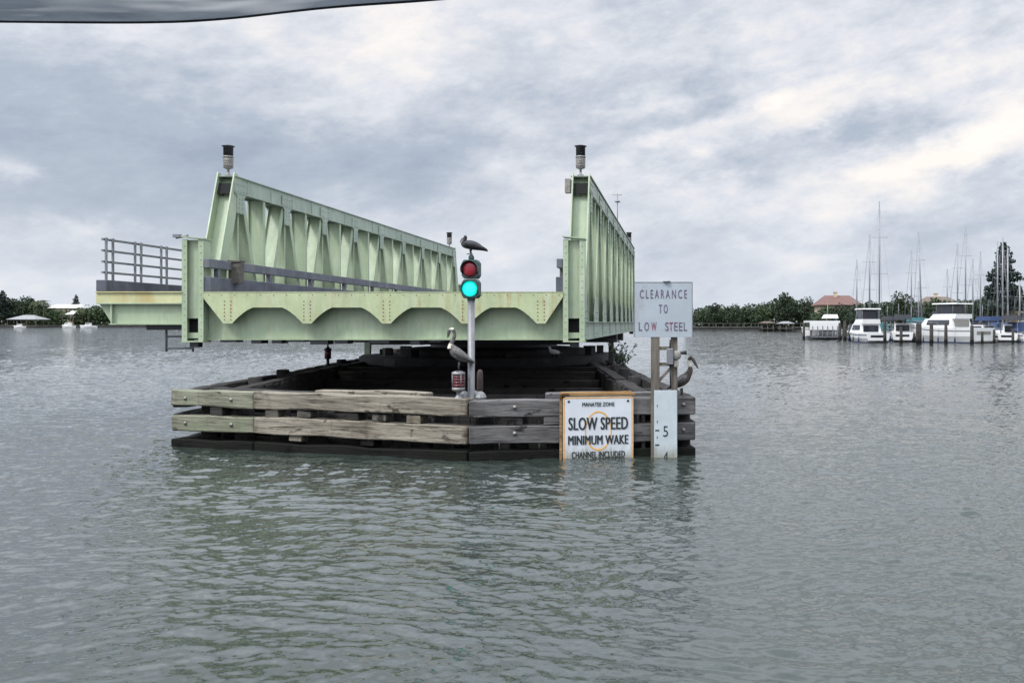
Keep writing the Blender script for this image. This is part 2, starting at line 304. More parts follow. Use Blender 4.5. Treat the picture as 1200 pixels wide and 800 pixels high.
# ------------------------------------------------------------------ mesh helpers
class MB:
    def __init__(s): s.v = []; s.f = []; s.mi = []; s.sm = []
    def add(s, vs, fs, mi=0, smooth=False):
        o = len(s.v); s.v += [tuple(p) for p in vs]
        for f in fs: s.f.append([i+o for i in f]); s.mi.append(mi); s.sm.append(smooth)
        return s
    def box(s, c, d, rot=None, mi=0):
        hx, hy, hz = d[0]/2, d[1]/2, d[2]/2; c = Vector(c)
        vs = [Vector((x*hx, y*hy, z*hz)) for x in (-1, 1) for y in (-1, 1) for z in (-1, 1)]
        if rot is not None: vs = [rot @ p for p in vs]
        return s.add([p+c for p in vs], [(0, 1, 3, 2), (4, 6, 7, 5), (0, 4, 5, 1), (2, 3, 7, 6), (0, 2, 6, 4), (1, 5, 7, 3)], mi)
    def span(s, x0, x1, y0, y1, z0, z1, mi=0): return s.box(((x0+x1)/2, (y0+y1)/2, (z0+z1)/2), (x1-x0, y1-y0, z1-z0), None, mi)
    def beam(s, a, b, w, h, side=(1, 0, 0), mi=0, off=(0, 0)):
        """bar from a to b; w measured along 'side', h across; off shifts in those two directions"""
        a = Vector(a); b = Vector(b); dd = (b-a); L = dd.length; dd.normalize()
        sd = Vector(side); sd = (sd-dd*sd.dot(dd)).normalized(); up = dd.cross(sd)
        rot = Matrix((dd, sd, up)).transposed()
        return s.box((a+b)/2+sd*off[0]+up*off[1], (L, w, h), rot, mi)
    def tube(s, pts, rad, n=10, mi=0, cap=True, smooth=True):
        pts = [Vector(p) for p in pts]
        if not isinstance(rad, (list, tuple)): rad = [rad]*len(pts)
        vs = []; prev = None
        for i, p in enumerate(pts):
            dd = (pts[min(i+1, len(pts)-1)]-pts[max(i-1, 0)]).normalized()
            if prev is None:
                u = dd.cross(Vector((0, 0, 1)) if abs(dd.z) < .9 else Vector((1, 0, 0))).normalized()
            else: u = (prev-dd*prev.dot(dd)).normalized()
            prev = u; w = dd.cross(u)
            r = rad[i]; r = (r, r) if not isinstance(r, (list, tuple)) else r
            for k in range(n):
                a = 2*math.pi*k/n; vs.append(p+u*math.cos(a)*r[0]+w*math.sin(a)*r[1])
        fs = [(i*n+k, i*n+(k+1) % n, (i+1)*n+(k+1) % n, (i+1)*n+k) for i in range(len(pts)-1) for k in range(n)]
        o = len(s.v); s.add(vs, fs, mi, smooth)
        if cap:
            s.f.append([o+k for k in reversed(range(n))]); s.mi.append(mi); s.sm.append(False)
            e = o+(len(pts)-1)*n; s.f.append([e+k for k in range(n)]); s.mi.append(mi); s.sm.append(False)
        return s
    def lathe(s, prof, c=(0, 0, 0), n=18, mi=0, axis='Z', smooth=True):
        vs = []
        for r, z in prof:
            for k in range(n):
                a = 2*math.pi*k/n; p = (r*math.cos(a), r*math.sin(a), z)
                if axis == 'Y': p = (p[0], -p[2], p[1])
                vs.append((p[0]+c[0], p[1]+c[1], p[2]+c[2]))
        m_ = len(prof)
        fs = [(i*n+k, i*n+(k+1) % n, (i+1)*n+(k+1) % n, (i+1)*n+k) for i in range(m_-1) for k in range(n)]
        fs += [tuple(reversed(range(n))), tuple((m_-1)*n+k for k in range(n))]
        return s.add(vs, fs, mi, smooth)
    def prism(s, poly, a0, a1, plane='XZ', mi=0):
        n = len(poly)
        def q(p, a): return (p[0], a, p[1]) if plane == 'XZ' else ((a, p[0], p[1]) if plane == 'YZ' else (p[0], p[1], a))
        vs = [q(p, a0) for p in poly]+[q(p, a1) for p in poly]
        fs = [tuple(range(n)), tuple(reversed(range(n, 2*n)))]+[(i, n+i, n+(i+1) % n, (i+1) % n) for i in range(n)]
        return s.add(vs, fs, mi)
    def loft(s, rings, mi=0, smooth=True, closed=True, caps=True):
        n = len(rings[0]); o = len(s.v); vs = [p for r in rings for p in r]
        kk = n if closed else n-1
        fs = [(i*n+k, i*n+(k+1) % n, (i+1)*n+(k+1) % n, (i+1)*n+k) for i in range(len(rings)-1) for k in range(kk)]
        s.add(vs, fs, mi, smooth)
        if caps:
            s.f.append([o+k for k in reversed(range(n))]); s.mi.append(mi); s.sm.append(False)
            e = o+(len(rings)-1)*n; s.f.append([e+k for k in range(n)]); s.mi.append(mi); s.sm.append(False)
        return s

WL = {}
def finish(mesh, bevel=0.0, recalc=True):
    bm = bmesh.new(); bm.from_mesh(mesh)
    if recalc: bmesh.ops.recalc_face_normals(bm, faces=bm.faces)
    if bevel: bmesh.ops.bevel(bm, geom=[e for e in bm.edges if e.is_manifold and e.calc_face_angle(0) > .5], offset=bevel, segments=1, affect='EDGES', clamp_overlap=True)
    bm.to_mesh(mesh); bm.free()
def ob(name, mb, mats, parent=None, loc=None, rotz=0.0, bevel=0.0, org=None, recalc=True):
    """link mb as one object. loc given: mb is in local coordinates; else mb is in construction coordinates"""
    pw = WL[parent.name] if parent else Vector((0, 0, 0))
    vs = mb.v
    if loc is None:
        o0 = Vector(org) if org is not None else pw
        vs = [(p[0]-o0.x, p[1]-o0.y, p[2]-o0.z) for p in vs]; loc = o0
    loc = Vector(loc)
    me = bpy.data.meshes.new(name); me.from_pydata(vs, [], mb.f)
    for m in (mats if isinstance(mats, (list, tuple)) else [mats]): me.materials.append(M[m] if isinstance(m, str) else m)
    me.polygons.foreach_set('material_index', mb.mi); me.polygons.foreach_set('use_smooth', mb.sm)
    finish(me, bevel, recalc)
    o = bpy.data.objects.new(name, me); COL.objects.link(o)
    if parent: o.parent = parent
    o.location = loc-pw; o.rotation_euler.z = rotz; WL[o.name] = loc
    return o
def tag(o, label, cat, group=None):
    o['label'] = label; o['category'] = cat
    if group: o['group'] = group
    return o
def thing(name, label, cat, loc=(0, 0, 0), group=None):
    o = bpy.data.objects.new(name, None); COL.objects.link(o); o.empty_display_size = .2
    o.location = loc; WL[o.name] = Vector(loc)
    return tag(o, label, cat, group)
def struct(name, mb, mat, kind='structure', **kw):
    o = ob(name, mb, mat, **kw); o['kind'] = kind; return o
def dup(root, loc, rotz=0.0, scale=1.0, label=None, group=None):
    r = root.copy(); COL.objects.link(r); r.location = loc; r.rotation_euler.z = rotz
    r.scale = (scale,)*3 if not isinstance(scale, (tuple, list)) else scale
    if label: r['label'] = label
    if group: r['group'] = group
    for ch in list(root.children):
        c = ch.copy(); COL.objects.link(c); c.parent = r
        for g in ch.children:
            g2 = g.copy(); COL.objects.link(g2); g2.parent = c
    return r
def P(px, py, D): return Vector(((px-CX)/F*D, D, CAMH+(CY-py)/F*D))
def PX(px, D): return (px-CX)/F*D
def text_mb(body, size, width=None, bold=0.0, space=1.0, depth=.002):
    """upright lettering in the XZ plane, facing -Y, centred on the origin"""
    cu = bpy.data.curves.new('t', 'FONT'); cu.body = body; cu.size = size; cu.align_x = 'CENTER'; cu.align_y = 'CENTER'
    cu.offset = bold; cu.space_character = space; cu.extrude = depth; cu.resolution_u = 3
    o = bpy.data.objects.new('t', cu); COL.objects.link(o); bpy.context.view_layer.update()
    me = bpy.data.meshes.new_from_object(o.evaluated_get(bpy.context.evaluated_depsgraph_get()))
    co = [v.co.copy() for v in me.vertices]; fs = [list(p.vertices) for p in me.polygons]
    bpy.data.objects.remove(o); bpy.data.curves.remove(cu); bpy.data.meshes.remove(me)
    x0 = min(c.x for c in co); x1 = max(c.x for c in co); y0 = min(c.y for c in co); y1 = max(c.y for c in co)
    k = width/(x1-x0) if width else 1.0
    mb = MB(); mb.add([((c.x-(x0+x1)/2)*k, -c.z, (c.y-(y0+y1)/2)) for c in co], fs)
    mb.h = y1-y0; return mb
def move(mb, d):
    mb.v = [(p[0]+d[0], p[1]+d[1], p[2]+d[2]) for p in mb.v]; return mb
rnd = random.Random(7)

# ------------------------------------------------------------------ water: one sheet to the horizon, rippled
def build_water():
    rows = [-400, -120, -40, -14, -5, 0]; y = 2.0
    while y < 6000:
        rows.append(y); y += max(.020, y*y/5800)
    rows.append(7500)
    rows = np.array(rows); nc = 880
    ang = np.tan(np.linspace(R(-58), R(46), nc))
    eff = np.maximum(rows, 6.0); eff[:6] = np.maximum(-rows[:6]*1.5, 6.0)
    X = eff[:, None]*ang[None, :]; Y = np.repeat(rows[:, None], nc, 1)
    rg = np.random.RandomState(3); Z = np.zeros_like(X)
    wx = X+.30*np.sin(Y*.9+X*.35)+.2*np.sin(X*1.7-Y*.6); wy = Y+.25*np.sin(X*.8+1.3)+.18*np.sin(Y*1.9+X*.9)
    for i in range(64):
        L = .075*(.68/.075)**(i/63.0)*rg.uniform(.9, 1.1); th = R(84)+rg.normal(0, .48)
        k = 2*math.pi/L; a = .0052*L**.95*rg.uniform(.5, 1.3)
        ph = (wx*math.cos(th)+wy*math.sin(th))*k+rg.uniform(0, 6.28)
        Z += a*(np.sin(ph)+.22*np.sin(2*ph+1.5))
    gust = .75+.35*np.sin(X*.11+Y*.05+1)*np.sin(Y*.13-.5)+.2*np.sin(X*.31-Y*.07)
    Z *= np.clip(gust, .3, 1.4)
    Z *= np.clip(1.3-Y/140, 0, 1)*(Y > 1)
    co = np.stack([X, Y, Z], -1).reshape(-1, 3).astype(np.float32)
    nr = len(rows); idx = np.arange(nr*nc).reshape(nr, nc)
    q = np.stack([idx[:-1, :-1], idx[:-1, 1:], idx[1:, 1:], idx[1:, :-1]], -1).reshape(-1, 4).astype(np.int32)
    me = bpy.data.meshes.new('water'); me.vertices.add(len(co)); me.vertices.foreach_set('co', co.ravel())
    me.loops.add(q.size); me.loops.foreach_set('vertex_index', q.ravel())
    me.polygons.add(len(q)); me.polygons.foreach_set('loop_start', np.arange(0, q.size, 4, dtype=np.int32))
    me.polygons.foreach_set('use_smooth', np.ones(len(q), bool)); me.update(); me.validate()
    me.materials.append(M['water'])
    o = bpy.data.objects.new('water', me); COL.objects.link(o); o['kind'] = 'structure'
build_water()

# ------------------------------------------------------------------ swing bridge
XL, XR = -11.26, -2.44
XM = (XL+XR)/2
Y0, PAN, NP = 22.2, 2.8, 9
Y1 = Y0+PAN*NP
ZB, ZT = 1.95, 6.0
br = thing('swing_bridge', 'pale green steel truss swing bridge, turned open above the timber fender', 'bridge', (XM, (Y0+Y1)/2, 1.5))
def hbar(mb, a, b, tw=.40, dp=.24, ft=.028, web=True):
    """H section: two flanges in the truss plane, web facing along the bridge"""
    for s_ in (-1, 1): mb.beam(a, b, ft, dp, off=(s_*(tw/2-ft/2), 0))
    if web: mb.beam(a, b, tw-2*ft-.004, .02)
    return mb
def rivets(mb, pts, ax, r=.018, h=.012, mi=0):
    for p in pts:
        p = Vector(p); a = Vector(ax)
        mb.tube([p, p+a*h], [r, r*.7], 6, mi)
topn = [Y0+PAN*(k+.5) for k in range(NP)]; botn = [Y0+PAN*k for k in range(NP+1)]
for X, outer in ((XL, -1), (XR, 1)):
    # top chord: two side channels, cover plate, lacing below
    mb = MB()
    ya, yb = topn[0]-.28, topn[-1]+.28
    for s_ in (-1, 1):
        mb.span(X+s_*.20-.016, X+s_*.20+.016, ya, yb, ZT-.40, ZT-.026)
        mb.span(X+s_*.20-(.016 if s_ > 0 else .05), X+s_*.20+(.05 if s_ > 0 else .016), ya, yb, ZT-.428, ZT-.402)
    mb.span(X-.255, X+.255, ya, yb, ZT-.024, ZT)
    y = ya+.3
    while y < yb-.3:
        mb.span(X-.18, X+.18, y, y+.1, ZT-.424, ZT-.404); y += .7
    y = ya+.7
    while y < yb:
        for s_ in (-1, 1): mb.box((X+s_*.222, y, ZT-.21), (.012, .07, .36))
        y += PAN/2
    ch = ob('top_chord', mb, 'chord', br)
    # gusset plates at the nodes with rivets
    for y in topn:
        for s_ in (-1, 1):
            g = MB(); xo = X+s_*.232
            g.prism([(y-.34, ZT-.12), (y+.34, ZT-.12), (y+.34, ZT-.42), (y+.19, ZT-.50), (y+.19, ZT-.92), (y-.19, ZT-.92), (y-.19, ZT-.50), (y-.34, ZT-.42)], xo-.010, xo+.010, 'YZ')
            rivets(g, [(xo+s_*.010, y+dy_, ZT-.2-dz_) for dy_ in (-.28, -.15, 0, .15, .28) for dz_ in (0, .17)]+[(xo+s_*.010, y+dy_, ZT-.55-dz_) for dy_ in (-.09, .09) for dz_ in (0, .11, .22, .33)], (s_, 0, 0), .02, .014)
            ob('gusset_plate', g, 'chord', ch)
    mb = MB(); ya, yb = botn[0]-.1, botn[-1]+.1
    for s_ in (-1, 1):
        mb.span(X+s_*.20-.016, X+s_*.20+.016, ya, yb, ZB+.024, ZB+.40)
        mb.span(X+s_*.20-(.016 if s_ > 0 else .08), X+s_*.20+(.08 if s_ > 0 else .016), ya, yb, ZB, ZB+.022)
        mb.span(X+s_*.20-(.016 if s_ > 0 else .08), X+s_*.20+(.08 if s_ > 0 else .016), ya, yb, ZB+.402, ZB+.424)
    for k in range(NP*3): mb.span(X-.18, X+.18, ya+.3+k*.92, ya+.42+k*.92, ZB+.03, ZB+.05)
    bc = ob('bottom_chord', mb, 'chord', br)
    for k, y in enumerate(botn):
        for s_ in (-1, 1):
            g = MB(); xo = X+s_*.228
            w = .62 if 0 < k < NP else .35
            g.prism([(y-w, ZB+.03), (y+w, ZB+.03), (y+w, ZB+.62), (y+.25, ZB+1.1), (y-.25, ZB+1.1), (y-w, ZB+.62)], xo-.010, xo+.010, 'YZ')
            rivets(g, [(xo+s_*.010, y+dy_, ZB+.12+dz_) for dy_ in (-.3, -.15, .15, .3) for dz_ in (0, .2, .4, .55)], (s_, 0, 0), .02, .014)
            ob('gusset_plate', g, 'chord', bc)
    # web members
    for k in range(NP):
        yt = topn[k]
        for j, yb_ in ((0, botn[k]), (1, botn[k+1])):
            a = (X, yb_+(.12 if j == 0 else -.12), ZB+.35); b = (X, yt+(-.12 if j == 0 else .12), ZT-.30)
            if (k == 0 and j == 0) or (k == NP-1 and j == 1): continue
            ob('diagonal', hbar(MB(), a, b, .40, .15), 'green', br)
        ob('hanger', hbar(MB(), (X, yt, ZB+.42), (X, yt, ZT-.42), .34, .07), 'green', br)
    for y in botn[1:-1]:
        ob('vertical', hbar(MB(), (X, y, ZB+.42), (X, y, ZT-.42), .42, .12), 'green', br)
    # inclined end posts at both ends, web gap near the top, black plate painting its shade
    for sgn, ya, yt in ((-1, Y0, topn[0]), (1, Y1, topn[-1])):
        a = Vector((X, ya, ZB+.2)); b = Vector((X, yt+sgn*.12, ZT-.05)); mb = MB(); dd = (b-a)
        for s_ in (-1, 1): mb.beam(a, b+dd*.02, .032, .40, off=(s_*.204, 0))
        mb.beam(a, a+dd*.885, .37, .022, off=(0, sgn*-.05))
        mb.beam(a+dd*.955, b+dd*.0, .37, .022, off=(0, sgn*-.05))
        ep = ob('end_post', mb, 'green', br)
        mb = MB(); mb.beam(a+dd*.884, a+dd*.956, .366, .015, off=(0, sgn*.09)); ob('pocket_shade_plate', mb, 'shade_black', ep)
        # vertical bearing column with riveted edges, gap at its foot with a painted shade plate
        yc = ya-.32 if sgn < 0 else ya+.32
        mb = MB(); f0 = yc-.15; zt = 4.28
        for s_ in (-1, 1):
            mb.span(X+s_*.215-.02, X+s_*.215+.02, yc-.15, yc+.2, ZB-.02, zt)
            for yy in ((yc-.15) if sgn < 0 else (yc+.15),):
                mb.span(X+s_*.19-.06, X+s_*.19+.06, yy-.012, yy+.012, ZB-.02, zt-.004)
                rivets(mb, [(X+s_*.19, yy+sgn*.012, ZB+.1+.16*q) for q in range(14)], (0, sgn, 0), .016, .012)
        ym = yc+sgn*.05
        mb.span(X-.19, X+.19, ym-.011, ym+.011, ZB+.50, zt-.01)
        mb.span(X-.19, X+.19, ym-.011, ym+.011, ZB+.04, ZB+.17)
        mb.span(X-.25, X+.25, yc-.18, yc+.22, ZB-.05, ZB-.022)
        mb.add([(X-.26, yc-.2, zt+.05), (X+.26, yc-.2, zt), (X+.26, yc+.24, zt), (X-.26, yc+.24, zt+.05), (X-.26, yc-.2, zt+.075), (X+.26, yc-.2, zt+.025), (X+.26, yc+.24, zt+.025), (X-.26, yc+.24, zt+.075)],
               [(0, 3, 2, 1), (4, 5, 6, 7), (0, 1, 5, 4), (1, 2, 6, 5), (2, 3, 7, 6), (3, 0, 4, 7)])
        cl = ob('bearing_column', mb, 'green', br)
        mb = MB(); mb.span(X-.19, X+.19, ym-sgn*.12-.01, ym-sgn*.12+.01, ZB+.04, ZB+.5); ob('pocket_shade_plate', mb, 'shade_black', cl)
        mb = MB(); mb.span(X-.10, X+.10, yc-.10, yc+.10, ZB-.17, ZB-.052); ob('bearing_shoe', mb, 'black', br)
        # navigation lantern on the head of the post
        lx, ly = X+(-.03 if X == XL else -.03), yt+sgn*.10
        zb = ZT+.02; kz = .80
        def lan(prof): return [(r_*.92, z_*kz) for r_, z_ in prof]
        mb = MB(); mb.lathe(lan([(.09, 0), (.09, .03), (.035, .05), (.03, .2), (.12, .24), (.13, .26)]), (lx, ly, zb)); 
        ln = ob('navigation_lantern', mb, 'silver', br)
        mb = MB(); mb.lathe(lan([(.135, .56), (.14, .58), (.14, .60), (.125, .62)]), (lx, ly, zb)); ob('collar', mb, 'silver', ln)
        mb = MB(); mb.lathe(lan([(.115, .262), (.128, .30), (.128, .52), (.118, .558)]), (lx, ly, zb))
        for q in range(5): mb.lathe(lan([(.132, .30+q*.05), (.137, .31+q*.05), (.132, .32+q*.05)]), (lx, ly, zb))
        ob('lens', mb, 'lens_grey', ln)
        mb = MB(); mb.lathe(lan([(.125, .622), (.128, .90), (.165, .915), (.165, .935), (.10, .955), (0.001, .96)]), (lx, ly, zb)); ob('lantern_cap', mb, 'black', ln)
# floor: beams, stringers, grating deck
for k, y in enumerate(botn):
    mb = MB()
    mb.span(XL+.24, XR-.24, y-.012, y+.012, ZB+.062, 2.98)
    for z in (ZB+.05, 2.992): mb.span(XL+.24, XR-.24, y-.15, y+.15, z-.012, z+.012)
    ob('floor_beam', mb, 'green', br)
for k in range(7):
    x = XL+.9+k*(XR-XL-1.8)/6
    mb = MB()
    for i in range(NP): mb.span(x-.05, x+.05, botn[i]+.02, botn[i+1]-.02, 2.5, 2.972)
    ob('stringer', mb, 'green', br)
mb = MB(); mb.span(XL+.30, XR-.30, Y0-.3, Y1+.3, 3.007, 3.05); ob('deck', mb, 'steel_grey', br)
# end apron: plate cut in deep scallops, standing proud of the end beam
def apron_poly(x0, x1, zt, tips, ztip, zarch, half=.10, run=.42):
    pts = [(x0, zt), (x0, zt-.10)]
    for i, tx in enumerate(tips):
        if i > 0:
            a = tips[i-1]+half; b = tx-half
            n = 5
            for q in range(1, n+1):
                u = q/n; pts.append((a+run*u+.06*u*u, ztip+(zarch-ztip)*(1-(1-u)**1.28)))
            for q in range(n, 0, -1):
                u = q/n; pts.append((b-run*u-.06*u*u, ztip+(zarch-ztip)*(1-(1-u)**1.28)))
        pts += [(tx-half, ztip), (tx+half, ztip)]
    pts += [(x1, zt-.10), (x1, zt)]
    return pts
ax0, ax1 = XL+.235, XR-.245
tips = [PX(267, 21.7), PX(360, 21.7), PX(453, 21.7), PX(546, 21.7), PX(634, 21.7)]
for sgn, ye in ((-1, Y0), (1, Y1)):
    yf = ye+sgn*.50
    mb = MB(); mb.prism(apron_poly(ax0, ax1, 3.05, tips, 2.33, 2.70), yf-.011, yf+.011)
    mb.span(ax0, ax1, min(yf, ye)-.02, max(yf, ye)+.02, 3.052, 3.066)
    ap = ob('scalloped_apron', mb, 'green_rusty', br)
    mb = MB()
    for tx in tips: rivets(mb, [(tx+q, yf+sgn*.011, 2.42+.085*i) for q in (-.075, .075) for i in range(6)], (0, sgn, 0), .016, .012)
    rivets(mb, [(ax0+.15+i*.3, yf+sgn*.011, 2.99) for i in range(28)], (0, sgn, 0), .013, .010)
    ob('rivet_rows', mb, 'rust', ap)
    ye2 = ye+sgn*.19
    mb = MB(); mb.span(ax0, ax1, ye2-.011, ye2+.011, ZB+.02, 3.045)
    mb.span(ax0, ax1, ye2-.10, ye2+.10, ZB-.005, ZB+.018)
    for tx in tips: mb.span(tx-.012, tx+.012, min(ye2, yf)+.013, max(ye2, yf)-.013, 2.34, 3.045)
    ob('end_beam', mb, 'green', br)
    if sgn < 0:
        mb = MB(); xx = ax0+.3                    # ragged underside fittings
        for q in range(9):
            w = rnd.uniform(.2, .7); mb.span(xx, xx+w, ye2-.08, ye2+.3, ZB-.005-rnd.uniform(.04, .12), ZB-.007); xx += w+rnd.uniform(.1, .5)
            if xx > ax1-.8: break
        ob('bottom_fitting', mb, 'black', br)
# timber guard rails and curbs inside both trusses
for xi, xo in ((XL+.26, XL+.40), (XR-.40, XR-.26)):
    mb = MB(); mb.span(xi, xo, 21.72, Y1+.4, 3.62, 3.83); ob('guard_rail', mb, 'grey_rail', br, bevel=.01)
    mb = MB(); mb.span(xi-.02, xo+.02, 21.74, Y1+.4, 3.068, 3.41); ob('curb', mb, 'curb', br, bevel=.012)
    mb = MB()
    for y in botn: mb.span((xi+xo)/2-.05, (xi+xo)/2+.05, y-.06, y+.06, 3.412, 3.618)
    ob('rail_blocks', mb, 'grey_rail', br)
# footway cantilevered outside the left truss
xw0, xw1 = -13.50, XL-.24
for k, y in enumerate([21.85]+botn[1:-1]+[Y1+.3]):
    mb = MB()
    mb.prism([(xw0, 2.80), (xw1, 2.80), (xw1, 2.33), (xw0+.30, 2.33)], y-.012, y+.012)
    mb.span(xw0+.28, xw1, y-.10, y+.10, 2.305, 2.328)
    mb.span(xw0, xw1, y-.13, y+.10, 2.782, 2.80+.006)
    mb.span(xw0+.32, xw0+.345, y-.10, y-.013, 2.33, 2.78)
    fb = ob('footway_bracket', mb, 'green', br)
    mb = MB(); mb.span(xw0, xw1, y-.12, y-.098, 2.808, 3.045); mb.span(xw0, xw1, y-.16, y-.09, 3.047, 3.07)
    ob('stained_angle', mb, 'flange_rust', fb)
mb = MB(); mb.span(xw0+.28, xw1-.02, 21.98, Y1+.2, 3.02, 3.066); ob('footway_deck', mb, 'steel_grey', br)
mb = MB(); mb.span(xw0, xw0+.25, 21.72, Y1+.4, 3.074, 3.34); ob('footway_curb', mb, 'curb', br, bevel=.012)
mb = MB(); mb.span(xw0+1.0, xw1-.02, 22.02, 24.5, 2.18, 2.30); ob('footway_conduit_tray', mb, 'black', br)
xr = xw0+.16
for k, y in enumerate([21.85+1.16*i for i in range(24)]):
    mb = MB()
    for q in (0, .26): mb.span(xr-.022, xr+.022, y+q-.02, y+q+.02, 3.342, 4.33)
    ob('railing_post', mb, 'steel_grey', br)
mb = MB()
for z in (3.52, 3.77, 4.03, 4.29): mb.span(xr-.085, xr-.033, 21.8, Y1+.4, z-.024, z+.024)
ob('railing_rails', mb, 'steel_grey', br)
# hanging ladder under the footway, small fixtures, aerial
mb = MB(); lx0, lx1, ly = PX(195, 22.3), PX(226, 22.3), 22.3
for x in (lx0, lx1): mb.tube([(x, ly, 1.66), (x, ly, 2.31)], .026, 8)
for z in (1.74, 2.02): mb.tube([(lx0, ly, z), (lx1, ly, z)], .02, 8)
ob('hanging_ladder', mb, 'steel_grey', br)
mb = MB(); x = PX(666, 23.3); mb.span(x-.08, x+.07, 23.2, 23.36, 5.55, 5.92); mb.span(x-.02, XR-.22, 23.25, 23.31, 5.60, 5.66); ob('flood_lamp', mb, 'lens_grey', br, bevel=.02)
mb = MB(); x = PX(722, 36.3); mb.tube([(XR+.05, 36.3, ZT), (XR+.05, 36.3, ZT+1.35)], .018, 6); mb.lathe([(.02, 0), (.11, .03), (.11, .06), (.03, .1)], (XR+.05, 36.3, ZT+.98), 10); mb.tube([(XR-.13, 36.3, ZT+1.28), (XR+.23, 36.3, ZT+1.28)], .012, 6)
ob('aerial', mb, 'steel_grey', br)
mb = MB(); mb.span(XR-.26, XR-.10, 33.0, 33.3, 4.6, 4.95); ob('junction_box', mb, 'lens_grey', br)
mb = MB(); mb.box((XL+.45, 22.9, 3.55), (.28, .22, .5)); mb.box((XL+.45, 22.9, 3.84), (.32, .26, .05)); ob('control_cabinet', mb, 'pile', br, bevel=.01)
mb = MB(); mb.tube([(XL-.48, 21.9, 4.33), (XL-.2, 21.9, 4.38)], .03, 8); mb.box((XL-.45, 21.9, 4.37), (.16, .12, .07)); ob('lamp_arm', mb, 'steel_grey', br)
# turntable girders under the middle of the span
mb = MB()
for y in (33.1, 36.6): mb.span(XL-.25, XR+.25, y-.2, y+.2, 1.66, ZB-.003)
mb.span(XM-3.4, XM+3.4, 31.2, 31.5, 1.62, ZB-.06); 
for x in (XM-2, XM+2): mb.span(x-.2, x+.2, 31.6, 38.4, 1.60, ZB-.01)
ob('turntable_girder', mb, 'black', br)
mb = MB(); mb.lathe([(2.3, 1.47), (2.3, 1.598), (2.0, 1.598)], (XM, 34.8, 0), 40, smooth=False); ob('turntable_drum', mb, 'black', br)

# ------------------------------------------------------------------ pivot pier and timber fender
pr = thing('pivot_pier', 'dark concrete pivot pier under the middle of the swing bridge', 'bridge pier', (XM, 34.8, -.6))
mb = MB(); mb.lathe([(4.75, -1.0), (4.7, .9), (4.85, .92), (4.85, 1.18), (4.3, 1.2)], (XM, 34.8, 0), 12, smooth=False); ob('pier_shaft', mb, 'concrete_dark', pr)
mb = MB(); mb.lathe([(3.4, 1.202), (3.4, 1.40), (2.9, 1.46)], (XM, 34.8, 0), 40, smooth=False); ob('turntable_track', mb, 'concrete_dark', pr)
for a in range(14):
    th = a*2*math.pi/14+.1; x = XM+3.9*math.cos(th); y = 34.8+3.9*math.sin(th)
    mb = MB(); h = rnd.uniform(.12, .34); mb.box((0, 0, h/2), (rnd.uniform(.2, .5), .3, h)); ob('bearing_block', mb, 'concrete_dark', pr, loc=(x, y, 1.202), rotz=th, bevel=.01)

FL = Vector((-9.64, 17.8, 0)); FC = Vector((-3.61, 16.0, 0)); FR = Vector((.29, 16.7, 0))
BL = Vector((-13.5, 45, 0)); BR_ = Vector((-4.25, 45, 0))
fd = thing('timber_fender', 'weathered timber fender with three tiers of wales around the bridge pier', 'fender', (FC.x, FC.y, -1))
def timber(a, b, z0, z1, inset, thick, mat, t0=0.0, t1=1.0, name='wale', bev=.018, sag=0.0):
    """a timber along a->b between z0 and z1; its outer face lies inset metres inside the line"""
    dd = (b-a); L = dd.length; u = dd/L; n = Vector((-u.y, u.x, 0)); 
    p0 = a+u*(L*t0); p1 = a+u*(L*t1); ln = (p1-p0).length
    mb = MB(); k = max(1, int(ln/.45)); rings = []
    rr = random.Random(int(abs(p0.x*91+p0.y*37+z0*77)*10))
    for i in range(k+1):
        x = -ln/2+ln*i/k; j = [rr.uniform(-.015, .015) for _ in range(4)]
        h = (z1-z0)/2; w = thick/2
        rings.append([(x, -w+j[0], -h+j[1]), (x, w, -h+j[1]), (x, w, h+j[2]), (x, -w+j[3], h+j[2])])
    mb.loft(rings, smooth=False)
    c = (p0+p1)/2+n*(inset+thick/2); c.z = (z0+z1)/2
    return ob(name, mb, mat, fd, loc=c, rotz=math.atan2(u.y, u.x), bevel=bev)
def bolts(o, xs, zs, thick, r=.025):
    mb = MB()
    for x in xs:
        for z in zs: mb.lathe([(r*1.5, 0), (r*1.5, .008), (r*.75, .009), (r*.7, .03), (.001, .034)], (x, -thick/2-.009, z), 10, axis='Y')
    b = ob('bolt_heads', mb, 'bolt', o, loc=WL[o.name]); b.location = (0, 0, 0)
# note: for a->b running left to right seen from the water, n points inwards
TI = [(.73, 1.03), (.28, .58), (-.35, .15)]
# front left face: old grey-green timbers, then bleached newer ones
for i, (z0, z1) in enumerate(TI):
    dz_ = (.045, .03, .0)[i]
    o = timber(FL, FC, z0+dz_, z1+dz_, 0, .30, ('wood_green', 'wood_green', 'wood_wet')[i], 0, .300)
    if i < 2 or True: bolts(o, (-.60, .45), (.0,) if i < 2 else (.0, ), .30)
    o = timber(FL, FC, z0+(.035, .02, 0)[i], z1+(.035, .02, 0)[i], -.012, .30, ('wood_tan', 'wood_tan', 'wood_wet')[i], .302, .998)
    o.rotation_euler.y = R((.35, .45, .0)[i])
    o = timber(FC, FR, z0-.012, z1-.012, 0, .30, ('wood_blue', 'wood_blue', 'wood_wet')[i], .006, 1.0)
    bolts(o, (1.75, .4, -1.2), (.03,), .30)
    # inner wales, behind the piles
    timber(FL, FC, z0+.05, z1+.05, .72, .28, 'wood_tan' if i == 0 else 'wood_black', .42, .80)
    timber(FL, FC, z0+.02, z1+.02, .72, .28, 'wood_black', .03, .40)
    timber(FC, FR, z0+.06, z1+.05, .72, .28, 'wood_blue' if i == 0 else 'wood_black', .34, .92)
